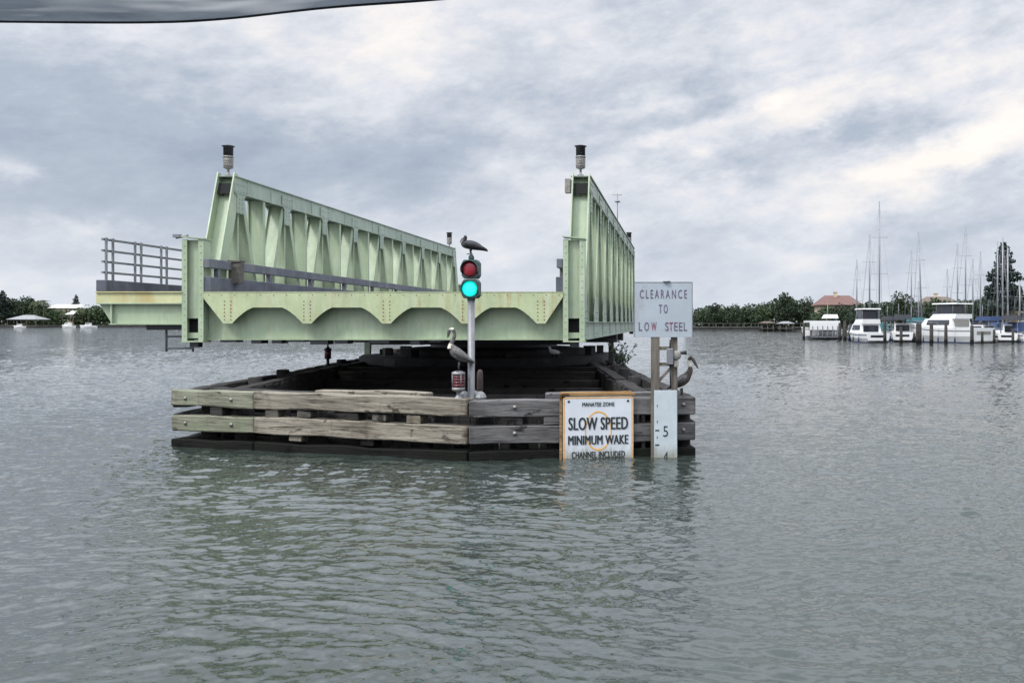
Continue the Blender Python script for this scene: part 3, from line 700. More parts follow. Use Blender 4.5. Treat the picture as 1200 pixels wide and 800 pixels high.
def pile(p, top, r=.17, mat='wood_black', name='pile'):
    mb = MB(); mb.tube([(0, 0, -1.5), (0, 0, top*.5), (0, 0, top-.03), (0, 0, top)], [r*1.05, r, r*.97, r*.85], 12)
    return ob(name, mb, mat, fd, loc=(p.x, p.y, 0), rotz=rnd.uniform(0, 3))
def inner(a, b, t_, inset):
    u = (b-a).normalized(); n = Vector((-u.y, u.x, 0)); return a+(b-a)*t_+n*inset
for t_ in (.075, .20, .33, .46, .60, .74, .88): pile(inner(FL, FC, t_, .50), .93+rnd.uniform(-.05, .03), .175, 'wood_black')
for t_ in (.07, .22, .40, .62, .80, .955): pile(inner(FC, FR, t_, .50), .93+rnd.uniform(-.05, .03), .175, 'wood_black')
# packing blocks between the tiers
for t_, z0, z1, m_ in ((.44, .17, .31, 'wood_tan'), (.47, .60, .72, 'pile'), (.36, .60, .74, 'pile'), (.63, .60, .73, 'wood_black'), (.72, .59, .72, 'pile'), (.83, .58, .72, 'wood_tan'), (.16, .60, .75, 'wood_black'), (.68, .16, .28, 'wood_wet')):
    timber(FL, FC, z0+.02, z1+.02, .03, .26, m_, t_-.022, t_+.022, 'packing_block', .01)
for t_, z0, z1, m_ in ((.2, .585, .71, 'wood_black'), (.36, .585, .71, 'wood_blue'), (.70, .585, .71, 'wood_black'), (.86, .16, .26, 'wood_wet')):
    timber(FC, FR, z0, z1, .03, .26, m_, t_-.035, t_+.035, 'packing_block', .01)
# sloping brace seen through the gap
for a, b in ((inner(FL, FC, .62, .95), inner(FL, FC, .90, .95)),):
    mb = MB(); mb.beam((a.x, a.y, .95), (b.x, b.y, .2), .2, .22, side=(0, 1, 0)); ob('brace', mb, 'wood_black', fd)
# long sides: piles, wales both faces, dark plank sheathing
def side(a, b, flip):
    L = (b-a).length; s_ = -1 if flip else 1
    A, B = (b, a) if flip else (a, b)
    for z0, z1 in TI:
        for inset in (0, .62):
            for q in range(5):
                t0 = q/5+.002; t1 = (q+1)/5-.002
                timber(A, B, z0+rnd.uniform(-.03, .03), z1+rnd.uniform(-.03, .03), inset, .28, 'wood_black', t0, t1)
    for q in range(12): pile(inner(A, B, (q+.4)/12, .45), .95+rnd.uniform(0, .22), .16)
    mb = MB(); u = (B-A).normalized(); n = Vector((-u.y, u.x, 0)); c = (A+B)/2+n*.93
    k = int(L/.25); rr = random.Random(5)
    for i in range(k): mb.box((-L/2+(i+.5)*L/k, rr.uniform(-.015, .015), .2+rr.uniform(-.04, .05)), (L/k-.012, .06, 1.5))
    ob('sheathing', mb, 'wood_black', fd, loc=(c.x, c.y, 0), rotz=math.atan2(u.y, u.x))
side(BL, FL, False); side(FR, BR_, False)
for z0, z1 in TI: timber(BR_, BL, z0, z1, 0, .28, 'wood_black')
# dark plank screens behind the front faces and a low inner platform
for a, b, t0, t1 in ((FL, FC, .02, .99), (FC, FR, .01, .98)):
    mb = MB(); u = (b-a).normalized(); n = Vector((-u.y, u.x, 0)); L = (b-a).length*(t1-t0); c = a+(b-a)*((t0+t1)/2)+n*1.12
    k = int(L/.24); rr = random.Random(8)
    for i in range(k): mb.box((-L/2+(i+.5)*L/k, rr.uniform(-.012, .012), -.05+rr.uniform(-.1, .12)), (L/k-.02, .05, 1.5))
    ob('sheathing', mb, 'wood_black', fd, loc=(c.x, c.y, 0), rotz=math.atan2(u.y, u.x))
for q in range(6):
    y = 21.5+q*1.5; xa = -9.64-(y-17.8)*.142+1.0; xb = .29-(y-16.7)*.16-1.0
    mb = MB(); z = .35+.1*q+rnd.uniform(-.05, .05)
    mb.box((0, 0, 0), (xb-xa, .28, .28)); ob('cross_tie', mb, 'wood_black', fd, loc=((xa+xb)/2, y, z), rotz=rnd.uniform(-.02, .02), bevel=.015)

# ------------------------------------------------------------------ things on the fender
# traffic signal
sx, sy = PX(552, 16.3), 16.32
sg = thing('traffic_signal', 'two lamp channel signal on a grey pole, lower lamp lit green', 'traffic signal', (sx, sy, 1.0))
mb = MB(); mb.lathe([(.115, 0), (.115, .02), (.07, .03), (.066, .06), (.06, .07), (.06, 1.76)], (sx, sy, 1.0), 20); ob('pole', mb, 'pole', sg)
HZ = (2.935, 3.275)
mb = MB()
for z in HZ:
    mb.prism([(sx-.148, z-.11), (sx-.11, z-.163), (sx+.11, z-.163), (sx+.148, z-.11), (sx+.148, z+.11), (sx+.11, z+.163), (sx-.11, z+.163), (sx-.148, z+.11)], sy-.10, sy+.12)
mb.lathe([(.07, 0), (.07, .05)], (sx, sy, 2.73), 16); mb.lathe([(.05, 0), (.05, .06), (.02, .10)], (sx, sy, 3.437), 12)
hs = ob('signal_housing', mb, 'housing', sg, bevel=.008)
for z, m_, nm in ((HZ[1], 'red_lens', 'red_lamp'), (HZ[0], 'lit_green', 'green_lamp')):
    mb = MB(); mb.lathe([(.134, -.0), (.132, .02), (.10, .040), (.05, .050), (.001, .053)], (sx, sy-.105, z), 28, axis='Y'); ob(nm, mb, m_, sg)
    mb = MB()                                                          # open visor round the lens, cut away below
    n = 20; ro, ri = .152, .143
    rings = []
    for i in range(n+1):
        a = R(-30)+R(240)*i/n
        dp = .17 if 0 < i < n else .08
        rings.append([(sx+ro*math.cos(a), sy-.102, z+ro*math.sin(a)), (sx+ro*math.cos(a), sy-.102-dp*.55, z+ro*math.sin(a)), (sx+ri*math.cos(a), sy-.102-dp*.55, z+ri*math.sin(a)), (sx+ri*math.cos(a), sy-.102, z+ri*math.sin(a))])
    mb.loft(rings); ob('visor', mb, 'housing', sg)
mb = MB()
for q, (dx_, r_) in enumerate(((-.13, .10), (.14, .11), (.02, .13), (-.02, .12))):
    mb.lathe([(r_*.9, 0), (r_*1.05, .05), (r_*.8, .11), (r_*.35, .15), (.001, .155)], (sx+dx_, sy+(.05 if q < 2 else .18), 1.003), 9, smooth=False)
ob('footing', mb, 'silver', sg)
st = thing('stub_post', 'short dark rusty post stub right behind the signal pole foot', 'post', (sx+.10, sy+.24, .9))
mb = MB(); mb.tube([(sx+.10, sy+.24, .9), (sx+.10, sy+.24, 1.46), (sx+.105, sy+.24, 1.52)], [.055, .052, .03], 10); mb.tube([(sx+.10, sy+.16, 1.2), (sx+.10, sy+.3, 1.2)], .02, 6); ob('shaft', mb, 'stub_brown', st)
# red lantern on its pedestal at the nose
lx, ly = PX(537, 16.14), 16.16
la = thing('channel_lantern', 'silver capped lantern with dark red lens at the nose of the fender', 'lantern', (lx, ly, 1.0))
mb = MB(); mb.lathe([(.10, 0), (.10, .03), (.075, .05), (.035, .10), (.03, .15), (.06, .175), (.105, .19), (.11, .20), (.11, .235)], (lx, ly, 1.0), 22); pe = ob('pedestal', mb, 'silver', la)
mb = MB(); mb.lathe([(.092, .236), (.10, .25), (.10, .44), (.092, .455)], (lx, ly, 1.0), 22)
for q in range(4): mb.lathe([(.102, .26+q*.048), (.107, .275+q*.048), (.102, .29+q*.048)], (lx, ly, 1.0), 22)
ob('lens', mb, 'red_glass', la)
mb = MB(); mb.lathe([(.112, .456), (.115, .47), (.11, .50), (.06, .515), (.001, .517)], (lx, ly, 1.0), 22)
for q in range(4):
    a = q*math.pi/2+.6; mb.tube([(lx+.112*math.cos(a), ly+.112*math.sin(a), 1.235), (lx+.112*math.cos(a), ly+.112*math.sin(a), 1.46)], .007, 6)
ob('lantern_cap', mb, 'silver', la)
# small black lantern far along the left side
def side_pt(px, a, b):
    # point of the plan line a-b on the bearing of px
    k = (px-CX)/F; dd = b-a; t_ = (k*a.y-a.x)/(dd.x-k*dd.y); return a+dd*t_
p = side_pt(369, FL, BL); p.x += .4
l2 = thing('channel_lantern', 'small black lantern on the far left side of the fender', 'lantern', (p.x, p.y, 1.0))
mb = MB(); mb.lathe([(.12, 0), (.12, .05), (.05, .07), (.04, .22), (.10, .25), (.11, .27)], (p.x, p.y, 1.0), 14); ob('pedestal', mb, 'black', l2)
mb = MB(); mb.lathe([(.095, .272), (.10, .48), (.09, .49)], (p.x, p.y, 1.0), 14); ob('lens', mb, 'red_glass', l2)
mb = MB(); mb.lathe([(.115, .492), (.11, .55), (.03, .60), (.02, .68), (.001, .69)], (p.x, p.y, 1.0), 14); ob('lantern_cap', mb, 'black', l2)
p = side_pt(417, FL, BL); p.x += .45
l3 = thing('marker_post', 'thin pale green upright post on the far left fender wall', 'post', (p.x, p.y, .9))
mb = MB(); mb.span(p.x-.10, p.x+.10, p.y-.10, p.y+.10, .9, 1.9); ob('shaft', mb, 'green', l3)

# speed sign, bolted to the right front face
ang = math.atan2((FR-FC).y, (FR-FC).x); un = (FR-FC).normalized(); nn = Vector((un.y, -un.x, 0))
ps = side_pt(700, FC, FR)+nn*.05
S = thing('speed_sign', 'white slow speed sign with orange border, its foot in the water', 'sign', (ps.x, ps.y, 0)); S.rotation_euler.z = ang
WL[S.name] = Vector((0, 0, 0))
mb = MB(); mb.span(-.645, .60, .012, .045, .02, 1.15); mb.span(-.66, -.615, -.03, .010, -.1, 1.12); mb.span(-.61, .66, -.028, .010, 1.078, 1.13); ob('backing_board', mb, 'brown_board', S, bevel=.006)
mb = MB(); mb.prism([(-.56, -.06), (.585, -.06), (.625, -.02), (.625, 1.03), (.585, 1.07), (-.56, 1.07), (-.60, 1.03), (-.60, -.02)], -.012, .004); ob('panel', mb, 'sign_white', S)
cxs = .0125
mb = MB(); y_ = -.0145
x0, x1, z0, z1, w = -.588, .613, -.045, 1.055, .020
mb.span(x0, x1, y_-.001, y_+.001, z1-w, z1); mb.span(x0, x1, y_-.001, y_+.001, z0, z0+w); mb.span(x0, x0+w, y_-.001, y_+.001, z0+w, z1-w); mb.span(x1-w, x1, y_-.001, y_+.001, z0+w, z1-w)
n = 40; ring = []
for i in range(n): 
    a = 2*math.pi*i/n; ring.append([(cxs+r_*math.cos(a)*.68, yy, .47+r_*math.sin(a)) for r_, yy in ((.317, y_-.001), (.345, y_-.001), (.345, y_+.001), (.315, y_+.001))])
ring.append(ring[0]); mb.loft(ring, smooth=False, caps=False); ob('orange_marking', mb, 'orange', S)
for body, z, h, w, bold in (('MANATEE ZONE', .934, .07, .56, 0.0), ('SLOW SPEED', .60, .225, 1.04, .004), ('MINIMUM WAKE', .315, .165, 1.05, 0.0), ('CHANNEL INCLUDED', .06, .115, .93, .0015)):
    mb = MB(); sh = {'S': .0065, 'M': .006 if 'WAKE' in body else .002, 'C': .003}[body[0]]
    for q, e in enumerate((-1, -.33, .33, 1)):
        m_ = text_mb(body, h*1.38, w-2*sh, 0.0, 1.05); move(m_, (cxs+e*sh, -.0180-.0004*q, z)); mb.add(m_.v, m_.f)
    ob('lettering', mb, 'ink', S, recalc=False)
mb = MB()
for x in (-.50, .53): mb.lathe([(.022, 0), (.02, .008), (.001, .012)], (x, -.012, .985), 10, axis='Y')
ob('bolt_heads', mb, 'ink', S)

# clearance sign on two posts
def lp(px, off): q = side_pt(px, FC, FR)+nn*off; return q
Cq = thing('clearance_sign', 'pale square sign on two timber posts, lettered for clearance to low steel', 'sign', (lp(777, .1).x, lp(777, .1).y, 0)); WL[Cq.name] = Vector((Cq.location.x, Cq.location.y, 0))
pA = lp(767, .085); pB = lp(789, .085)
for q, w in ((pA, .15), (pB, .12)):
    mb = MB(); L = 3.2; mb.box((0, 0, 0), (L, w, .14))
    o = ob('sign_post', mb, 'post', Cq, loc=(q.x, q.y, 2.20-L/2), bevel=.008); o.rotation_euler = (0, R(90), ang) if False else (R(90), R(90), 0)
D_ = 16.37; sx0, sx1 = PX(743.5, D_), PX(811, D_); sz0, sz1 = P(0, 395, D_).z, P(0, 331, D_).z; sxc = (sx0+sx1)/2; ysg = lp(777, .17).y-.01
mb = MB(); mb.span(sx0, sx1, ysg-.012, ysg+.004, sz0, sz1); pn = ob('panel', mb, 'sign_pale', Cq, bevel=.002)
mb = MB(); mb.span(sx0-.012, sx1+.012, ysg-.016, ysg+.008, sz1, sz1+.012); mb.span(sx0-.012, sx0, ysg-.016, ysg+.008, sz0, sz1); mb.span(sx1, sx1+.012, ysg-.016, ysg+.008, sz0, sz1)
mb.lathe([(.07, 0), (.06, .02), (.001, .022)], (sxc+.06, ysg, sz1+.012), 12); ob('rim', mb, 'steel_grey', Cq)
H = sz1-sz0
for body, zf, w, mt, dx_ in (('CLEARANCE', .79, .82, 'ink_purple', 0), ('TO', .52, .155, 'ink_purple', -.0), ('L', .195, .058, 'ink_purple', -.40), ('O', .195, .082, 'ink_purple', -.29), ('W', .195, .09, 'ink_red', -.165), ('S', .195, .062, 'ink_purple', .062), ('T', .195, .066, 'ink_red', .135), ('E', .195, .06, 'ink_purple', .22), ('E', .195, .06, 'ink_purple', .303), ('L', .195, .056, 'ink_purple', .385)):
    mb = text_mb(body, .215, w, .0008, 1.5); move(mb, (sxc+dx_, ysg-.0165, sz0+zf*H)); ob('lettering', mb, mt, Cq, recalc=False)
mb = MB()
for z in (1.90, 1.62):
    mb = MB(); mb.beam((pA.x, pA.y-.02, z), (pB.x, pB.y-.02, z), .05, .06, side=(0, 1, 0)); ob('cross_brace', mb, 'post', Cq)
mb = MB(); mb.beam((pA.x+.02, pA.y-.02, 1.28), (pB.x-.05, pB.y-.02, 1.56), .04, .05, side=(0, 1, 0)); ob('cross_brace', mb, 'post', Cq)
gb = thing('meter_box', 'grey electrical boxes bolted to the right post of the clearance sign', 'electrical box', (pB.x, pB.y-.14, 1.6))
mb = MB(); mb.span(pB.x-.13, pB.x-.01, pB.y-.20, pB.y-.073, 1.62, 1.90); ob('enclosure', mb, 'steel_grey', gb, bevel=.01)
mb = MB(); mb.lathe([(.085, 0), (.085, .07), (.06, .09), (.001, .095)], (pB.x+.04, pB.y-.075, 1.78), 16, axis='Y'); mb.span(pB.x-.0, pB.x+.08, pB.y-.17, pB.y-.073, 1.58, 1.69); ob('meter', mb, 'lens_grey', gb)
mb = MB(); mb.tube([(pB.x+.05, pB.y-.12, 1.82), (pB.x+.22, pB.y-.12, 1.83)], [.02, .04], 8); mb.tube([(pB.x-.07, pB.y-.12, 1.90), (pB.x-.07, pB.y-.11, 2.05)], .015, 6); mb.tube([(pB.x-.07, pB.y-.12, 1.62), (pB.x-.06, pB.y-.10, 1.2)], .015, 6); ob('conduit', mb, 'black', gb)
# water gauge board
gq = lp(779, .20); gx0, gx1 = PX(766.5, gq.y), PX(793.5, gq.y); gy = gq.y-.01
G = thing('clearance_gauge', 'tall white gauge board numbered in feet, below the clearance sign', 'gauge board', (gq.x, gy, 0)); WL[G.name] = Vector((gq.x, gy, 0))
mb = MB(); mb.span(gx0, gx1, gy-.012, gy+.012, -.25, 1.17); ob('panel', mb, 'gauge', G, bevel=.003)
gw = gx1-gx0
mb = text_mb('5', .27, .085, -.001); move(mb, ((gx0+gx1)/2, gy-.0165, P(0, 505, gy).z)); ob('number', mb, 'ink', G, recalc=False)
mb = text_mb('4', .27, .085, -.001); move(mb, ((gx0+gx1)/2, gy-.0165, P(0, 527, gy).z-.12)); ob('number', mb, 'ink', G, recalc=False)
mb = MB()
for z in (P(0, 504, gy).z, P(0, 521, gy).z): mb.span(gx0+.02, gx0+.09, gy-.0165, gy-.0145, z-.012, z+.012)
for z in (.35, .62, .9): mb.span(gx0+.05, gx0+.062, gy-.0165, gy-.0145, z-.02, z+.02)
ob('tick_marks', mb, 'ink', G)

# ------------------------------------------------------------------ birds
def bird_body(pts, n=14):
    """one continuous body: list of (x, z, half-width y, half-height, material index); swept in the XZ plane"""
    mb = MB(); rings = []; mi = []
    c = [Vector((p[0], 0, p[1])) for p in pts]
    for i, p in enumerate(pts):
        dd = (c[min(i+1, len(c)-1)]-c[max(i-1, 0)]).normalized(); up = Vector((0, 1, 0)).cross(dd)
        rings.append([c[i]+Vector((0, math.cos(2*math.pi*k/n)*p[2], 0))+up*(math.sin(2*math.pi*k/n)*p[3]) for k in range(n)])
    for i in range(len(rings)-1):
        q = MB(); mb.loft([rings[i], rings[i+1]], mi=pts[i][4], caps=False)
    mb.add(rings[0], [tuple(range(n))], pts[0][4]); mb.add(rings[-1], [tuple(range(n))], pts[-1][4])
    return mb
def wings(mb, shape, y, mi):
    for s_ in (-1, 1):
        rings = []
        for x, zt, zb, dy_ in shape:
            rings.append([(x, s_*(y+dy_), zb), (x, s_*(y+dy_+.018), (zt+zb)/2), (x, s_*(y+dy_*.6), zt), (x, s_*(y-.03), (zt+zb)/2)])
        mb.loft(rings, mi)
def legs(mb, x, z, mi, h, gap=.055):
    for s_ in (-1, 1):
        mb.tube([(x, s_*gap, z+.04), (x+.012, s_*gap, h*.5+.01), (x, s_*gap, .012)], [.022, .012, .011], 8, mi)
        mb.add([(x, s_*gap-.012, .016), (x+.06, s_*gap-.035, .004), (x+.07, s_*gap, .004), (x+.06, s_*gap+.035, .004), (x, s_*gap+.012, .016), (x-.03, s_*gap, .012)], [(0, 1, 2, 3, 4, 5)], mi)
# grey pelican on the lantern, facing left (local +X is forwards)
def smoothpts(pts, k=3):
    out = []
    a = np.array([p[:4] for p in pts], float)
    for i in range(len(pts)-1):
        p0 = a[max(i-1, 0)]; p1 = a[i]; p2 = a[i+1]; p3 = a[min(i+2, len(pts)-1)]
        for j in range(k):
            u = j/k; q = .5*((2*p1)+(-p0+p2)*u+(2*p0-5*p1+4*p2-p3)*u*u+(-p0+3*p1-3*p2+p3)*u**3)
            out.append((q[0], q[1], max(q[2], .004), max(q[3], .004), pts[i][4]))
    out.append(pts[-1]); return out
def pelican(label, loc, rz, neck, mats, sc_=1.0, billdir=None, h=.13, grp='pelicans on the fender'):
    root = thing('pelican', label, 'pelican', (0, 0, 0), None)
    body = [(-.30, h+.02, .010, .008, 0), (-.24, h+.045, .045, .018, 0), (-.16, h+.09, .085, .06, 0), (-.04, h+.155, .115, .10, 0), (.07, h+.235, .11, .105, 0), (.135, h+.31, .075, .075, 0)]
    mb = bird_body(smoothpts(body+neck))
    wings(mb, [(-.29, h+.05, h+.015, .0), (-.2, h+.12, h+.05, .045), (-.06, h+.24, h+.10, .075), (.06, h+.31, h+.17, .07), (.13, h+.31, h+.23, .03)], .055, 3)
    legs(mb, .0, h, 2, h)
    ob('body', mb, mats, root)
    hx, hz_ = neck[-1][0], neck[-1][1]
    b = MB(); bx, bz = billdir
    rings = []
    for u, w, t_ in ((0, .026, .026), (.12, .024, .034), (.45, .019, .032), (.8, .014, .018), (.97, .011, .009), (1.0, .004, .004)):
        c_ = Vector((hx+bx*u, 0, hz_+bz*u)); dd = Vector((bx, 0, bz)).normalized(); up = Vector((0, 1, 0)).cross(dd)
        rings.append([c_+Vector((0, math.cos(2*math.pi*k/10)*w, 0))+up*(math.sin(2*math.pi*k/10)*t_) for k in range(10)])
    b.loft(rings); ob('bill', b, 'bird_bill', root)
    e = MB()
    for s_ in (-1, 1): e.lathe([(.001, -.008), (.008, -.004), (.009, 0), (.008, .004), (.001, .008)], (hx-.012, s_*.026, hz_+.018), 8)
    ob('eye', e, 'black', root)
    root.location = loc; root.rotation_euler.z = rz; root.scale = (sc_,)*3; root['group'] = grp
    return root
neckL = [(.165, .44, .055, .060, 1), (.150, .52, .040, .044, 0), (.112, .60, .032, .036, 0), (.088, .67, .030, .033, 0), (.092, .73, .030, .032, 0), (.118, .79, .033, .034, 1), (.160, .795, .032, .030, 1), (.185, .79, .022, .022, 1)]
pelican('grey pelican with pale head standing on the red lensed lantern, facing left', (lx+.015, ly-.005, 1.518), R(196), neckL, [M['bird_grey'], M['bird_pale'], M['bird_dark'], M['bird_grey']], .90, (.03, -.155), h=.13)
neckR = [(.18, .50, .052, .055, 0), (.175, .57, .036, .040, 1), (.155, .64, .030, .034, 1), (.155, .70, .030, .032, 0), (.18, .745, .036, .036, 0), (.215, .752, .034, .033, 0)]
pw_ = lp(797, -.16)
pelican('brown pelican on the fender end beside the gauge board, facing right', (pw_.x+.05, pw_.y+.02, 1.05), R(-12), neckR, [M['bird_brown'], M['bird_pale'], M['bird_dark'], M['bird_grey']], .90, (.13, -.22), h=.10)
# dark bird crouched on the signal
root = thing('waterbird', 'dark hunched waterbird perched on top of the signal', 'bird')
mb = bird_body(smoothpts([(-.24, .055, .012, .010, 0), (-.17, .085, .04, .028, 0), (-.08, .125, .066, .062, 0), (.02, .15, .072, .072, 0), (.09, .155, .05, .058, 0), (.115, .175, .034, .036, 0), (.10, .215, .026, .028, 0), (.085, .25, .026, .026, 0), (.085, .275, .028, .024, 0), (.075, .292, .014, .012, 0)]))
wings(mb, [(-.23, .085, .05, .0), (-.15, .14, .07, .025), (-.04, .205, .09, .04), (.06, .215, .12, .03), (.1, .19, .15, .0)], .042, 0)
legs(mb, .0, .07, 0, .07, .03); ob('body', mb, 'bird_dark', root)
b = MB(); b.tube([(.095, 0, .262), (.14, 0, .235), (.165, 0, .18)], [.013, .010, .004], 8); ob('bill', b, 'bird_bill', root)
root.location = (sx, sy, 3.535); root.rotation_euler.z = R(187); root.scale = (1.18, 1.3, 1.12)
# white gull on the pier
root = thing('gull', 'small white gull standing on the dark pivot pier', 'bird')
mb = bird_body(smoothpts([(-.22, .10, .01, .008, 1), (-.12, .13, .05, .04, 0), (0, .15, .07, .065, 0), (.08, .17, .055, .06, 0), (.12, .22, .03, .034, 0), (.135, .27, .032, .034, 0), (.165, .28, .022, .02, 0)]))
legs(mb, .0, .08, 1, .08, .03); ob('body', mb, ['bird_white', 'bird_grey'], root)
b = MB(); b.tube([(.17, 0, .28), (.22, 0, .27)], [.012, .003], 6); ob('bill', b, 'bird_bill', root)
root.location = (PX(650, 30.9), 30.9, 1.2); root.rotation_euler.z = R(200); root.scale = (1.25,)*3

# ------------------------------------------------------------------ weed growing on the right fender wall
wp = side_pt(735, FR, BR_)
wd = thing('weed', 'spindly leafy weed growing from the right fender wall', 'plant', (wp.x-.2, wp.y, 1.0))
mb = MB(); lf = MB(); rr = random.Random(11)
for q in range(11):
    a = rr.uniform(0, 6.28); r_ = rr.uniform(.1, .5); h = rr.uniform(.3, .85); x0 = wp.x-.2+rr.uniform(-.12, .12)
    pts = [(x0, wp.y, .95), (x0+.4*r_*math.cos(a), wp.y+.4*r_*math.sin(a), .95+h*.6), (x0+r_*math.cos(a), wp.y+r_*math.sin(a), .95+h)]
    mb.tube(pts, [.014, .010, .005], 5)
    for i in range(9):
        u = rr.uniform(.25, 1); k = 1 if u > .5 else 0; p0 = Vector(pts[k]).lerp(Vector(pts[k+1]), (u*2) % 1)
        p0 += Vector((rr.gauss(0, .05), rr.gauss(0, .05), rr.gauss(0, .04))); e1 = Vector((rr.gauss(0, 1), rr.gauss(0, 1), rr.gauss(0, 1))).normalized()*.06; e2 = e1.orthogonal().normalized()*.035
        lf.add([p0-e1, p0+e2, p0+e1, p0-e2], [(0, 1, 2, 3)])
ob('stems', mb, 'leaf_dark', wd); ob('leaves', lf, 'leaf_dark', wd, recalc=False)
wq = side_pt(727, FR, BR_)
tp = thing('guide_post', 'dark stub post on the right fender wall beside the weed', 'post', (wq.x-.3, wq.y, .9))
mb = MB(); mb.span(wq.x-.38, wq.x-.22, wq.y-.08, wq.y+.08, .9, 1.72); mb.box((wq.x-.3, wq.y, 1.76), (.26, .22, .08)); ob('shaft', mb, 'wood_black', tp, bevel=.01)

# ------------------------------------------------------------------ far shores
def strip(name, pts, z, mat, label=None, depth=2.0):
    mb = MB(); mb.prism(pts, z-depth, z, 'XY'); return struct(name, mb, mat)
strip('shore', [(-420, 452), (-110, 458), (-60, 520), (-60, 900), (-900, 900), (-900, 452)], .55, 'ground')
strip('shore', [(5.2, 262), (40, 255), (60, 198), (160, 175), (400, 175), (400, 700), (5.2, 700)], .6, 'ground')

def leafmesh(lobes, count, size, seed, hollow=.55):
    rg = np.random.RandomState(seed); vs = []; fs = []
    wts = np.array([l[3]*l[4]*l[5] for l in lobes])**(2/3); wts /= wts.sum()
    ch = rg.choice(len(lobes), count, p=wts)
    for i in range(count):
        cx, cy, cz, rx, ry, rz = lobes[ch[i]]
        dv = rg.normal(size=3); dv /= np.linalg.norm(dv); r = hollow+(1-hollow)*rg.uniform()**.5
        r *= 1+.16*math.sin(dv[0]*5+ch[i])*math.cos(dv[2]*6+cx)
        p = np.array([cx, cy, cz])+dv*r*np.array([rx, ry, rz])
        s_ = size*rg.uniform(.6, 1.4); e1 = rg.normal(size=3); e1 /= np.linalg.norm(e1); e2 = np.cross(e1, rg.normal(size=3)); e2 /= np.linalg.norm(e2)+1e-9
        o = len(vs); vs += [p-e1*s_, p+e2*s_*.6, p+e1*s_, p-e2*s_*.6]; fs.append((o, o+1, o+2, o+3))
    mb = MB(); mb.add(vs, fs); return mb
def tree_proto(name, H, spread, seed, leaf, cat, count=1700, size=.34, kind='round'):
    rr = random.Random(seed); root = thing(name, '', cat)
    mb = MB(); lobes = []
    mb.tube([(0, 0, -.5), (.05, 0, H*.25), (rr.uniform(-.2, .2), .1, H*.55), (rr.uniform(-.2, .2), 0, H*.8)], [H*.028, H*.022, H*.014, H*.006], 8)
    n = 9 if kind == 'round' else 12
    for i in range(n):
        a = i*2.4+rr.uniform(-.4, .4); u = i/(n-1); r_ = spread*rr.uniform(.25, .62)*(1-.4*u); z = H*(.42+.47*u)
        c = (r_*math.cos(a), r_*math.sin(a), z); s_ = spread*rr.uniform(.30, .50)*(1-.3*u)
        mb.tube([(0, 0, H*(.22+.45*u)), (c[0]*.5, c[1]*.5, z-H*.07), c], [H*.012, H*.008, H*.003], 5)
        lobes.append((*c, s_, s_, s_*rr.uniform(.55, .8)))
    lobes.append((0, 0, H*.5, spread*.62, spread*.62, H*.28))
    ob('trunk', mb, 'trunk', root); ob('crown', leafmesh(lobes, count, size, seed), leaf, root, recalc=False)
    return root
def palm_proto(name, H, seed, cat='palm'):
    rr = random.Random(seed); root = thing(name, '', cat); mb = MB()
    mb.tube([(0, 0, -.4), (.15, 0, H*.4), (.4, 0, H*.8), (.5, 0, H)], [.22, .17, .14, .16], 8); ob('trunk', mb, 'trunk', root)
    f = MB()
    for i in range(22):
        a = i*2.4; el_ = rr.uniform(-.25, 1.1); L = rr.uniform(1.7, 2.5); pts = []
        for k in range(7):
            u = k/6; x = L*u*math.cos(el_*(1-.2*u)); z = L*u*math.sin(el_)-1.25*u*u
            pts.append(Vector((.5+x*math.cos(a), x*math.sin(a), H+z)))
        sd = Vector((-math.sin(a), math.cos(a), 0))
        for k in range(6):
            for s_ in (-1, 1):
                for q in range(2):
                    p0 = pts[k].lerp(pts[k+1], q*.5); w = .5*(1-.6*k/6)
                    f.add([p0, p0+(pts[k+1]-pts[k])*.35, p0+sd*s_*w+Vector((0, 0, -.22))+(pts[k+1]-pts[k])*.6], [(0, 1, 2)])
    ob('crown', f, 'leaf_palm', root, recalc=False); return root
def conifer_proto(name, H, seed):
    rr = random.Random(seed); root = thing(name, '', 'tree'); mb = MB(); lobes = []
    mb.tube([(0, 0, -.5), (0, 0, H*.5), (0, 0, H)], [.26, .16, .03], 8)
    for i in range(15):
        u = i/14; z = H*(.22+.74*u); sp_ = H*.185*(1-u)**.7+.4; k = 5
        for j in range(k):
            a = j*2*math.pi/k+i*.9; L = sp_*rr.uniform(.7, 1.15)
            mb.tube([(0, 0, z), (L*.9*math.cos(a), L*.9*math.sin(a), z+L*.25)], [.06, .02], 5)
            lobes.append((L*.6*math.cos(a), L*.6*math.sin(a), z+L*.2, L*.5, L*.5, .34))
            lobes.append((L*.95*math.cos(a), L*.95*math.sin(a), z+L*.3, L*.34, L*.34, .42))
    ob('trunk', mb, 'trunk', root); ob('crown', leafmesh(lobes, 5200, .30, seed, .1), 'leaf_conifer', root, recalc=False); return root
used = set()
def place(proto, px, D, scale, rz, label, group, base=.55):
    if proto.name not in used:
        used.add(proto.name); o = proto; o.location = (PX(px, D), D, base); o.rotation_euler.z = rz; o.scale = (scale,)*3 if not isinstance(scale, (tuple, list)) else scale; o['label'] = label; o['group'] = group; return o
    return dup(proto, (PX(px, D), D, base), rz, scale, label, group)
def hh(py, D): return CAMH+(CY-py)/F*D-.55
tA = tree_proto('broadleaf_tree', 10, 5.5, 1, 'leaf_dark', 'tree')
tB = tree_proto('broadleaf_tree', 10, 6.2, 2, 'leaf_dark', 'tree', 1700)
tC = tree_proto('broadleaf_tree', 10, 5.0, 3, 'leaf_mid', 'tree', 1500)
pA_ = palm_proto('palm_tree', 6.5, 4); pB_ = palm_proto('palm_tree', 8.0, 9)
cA = conifer_proto('norfolk_pine', 16, 5)
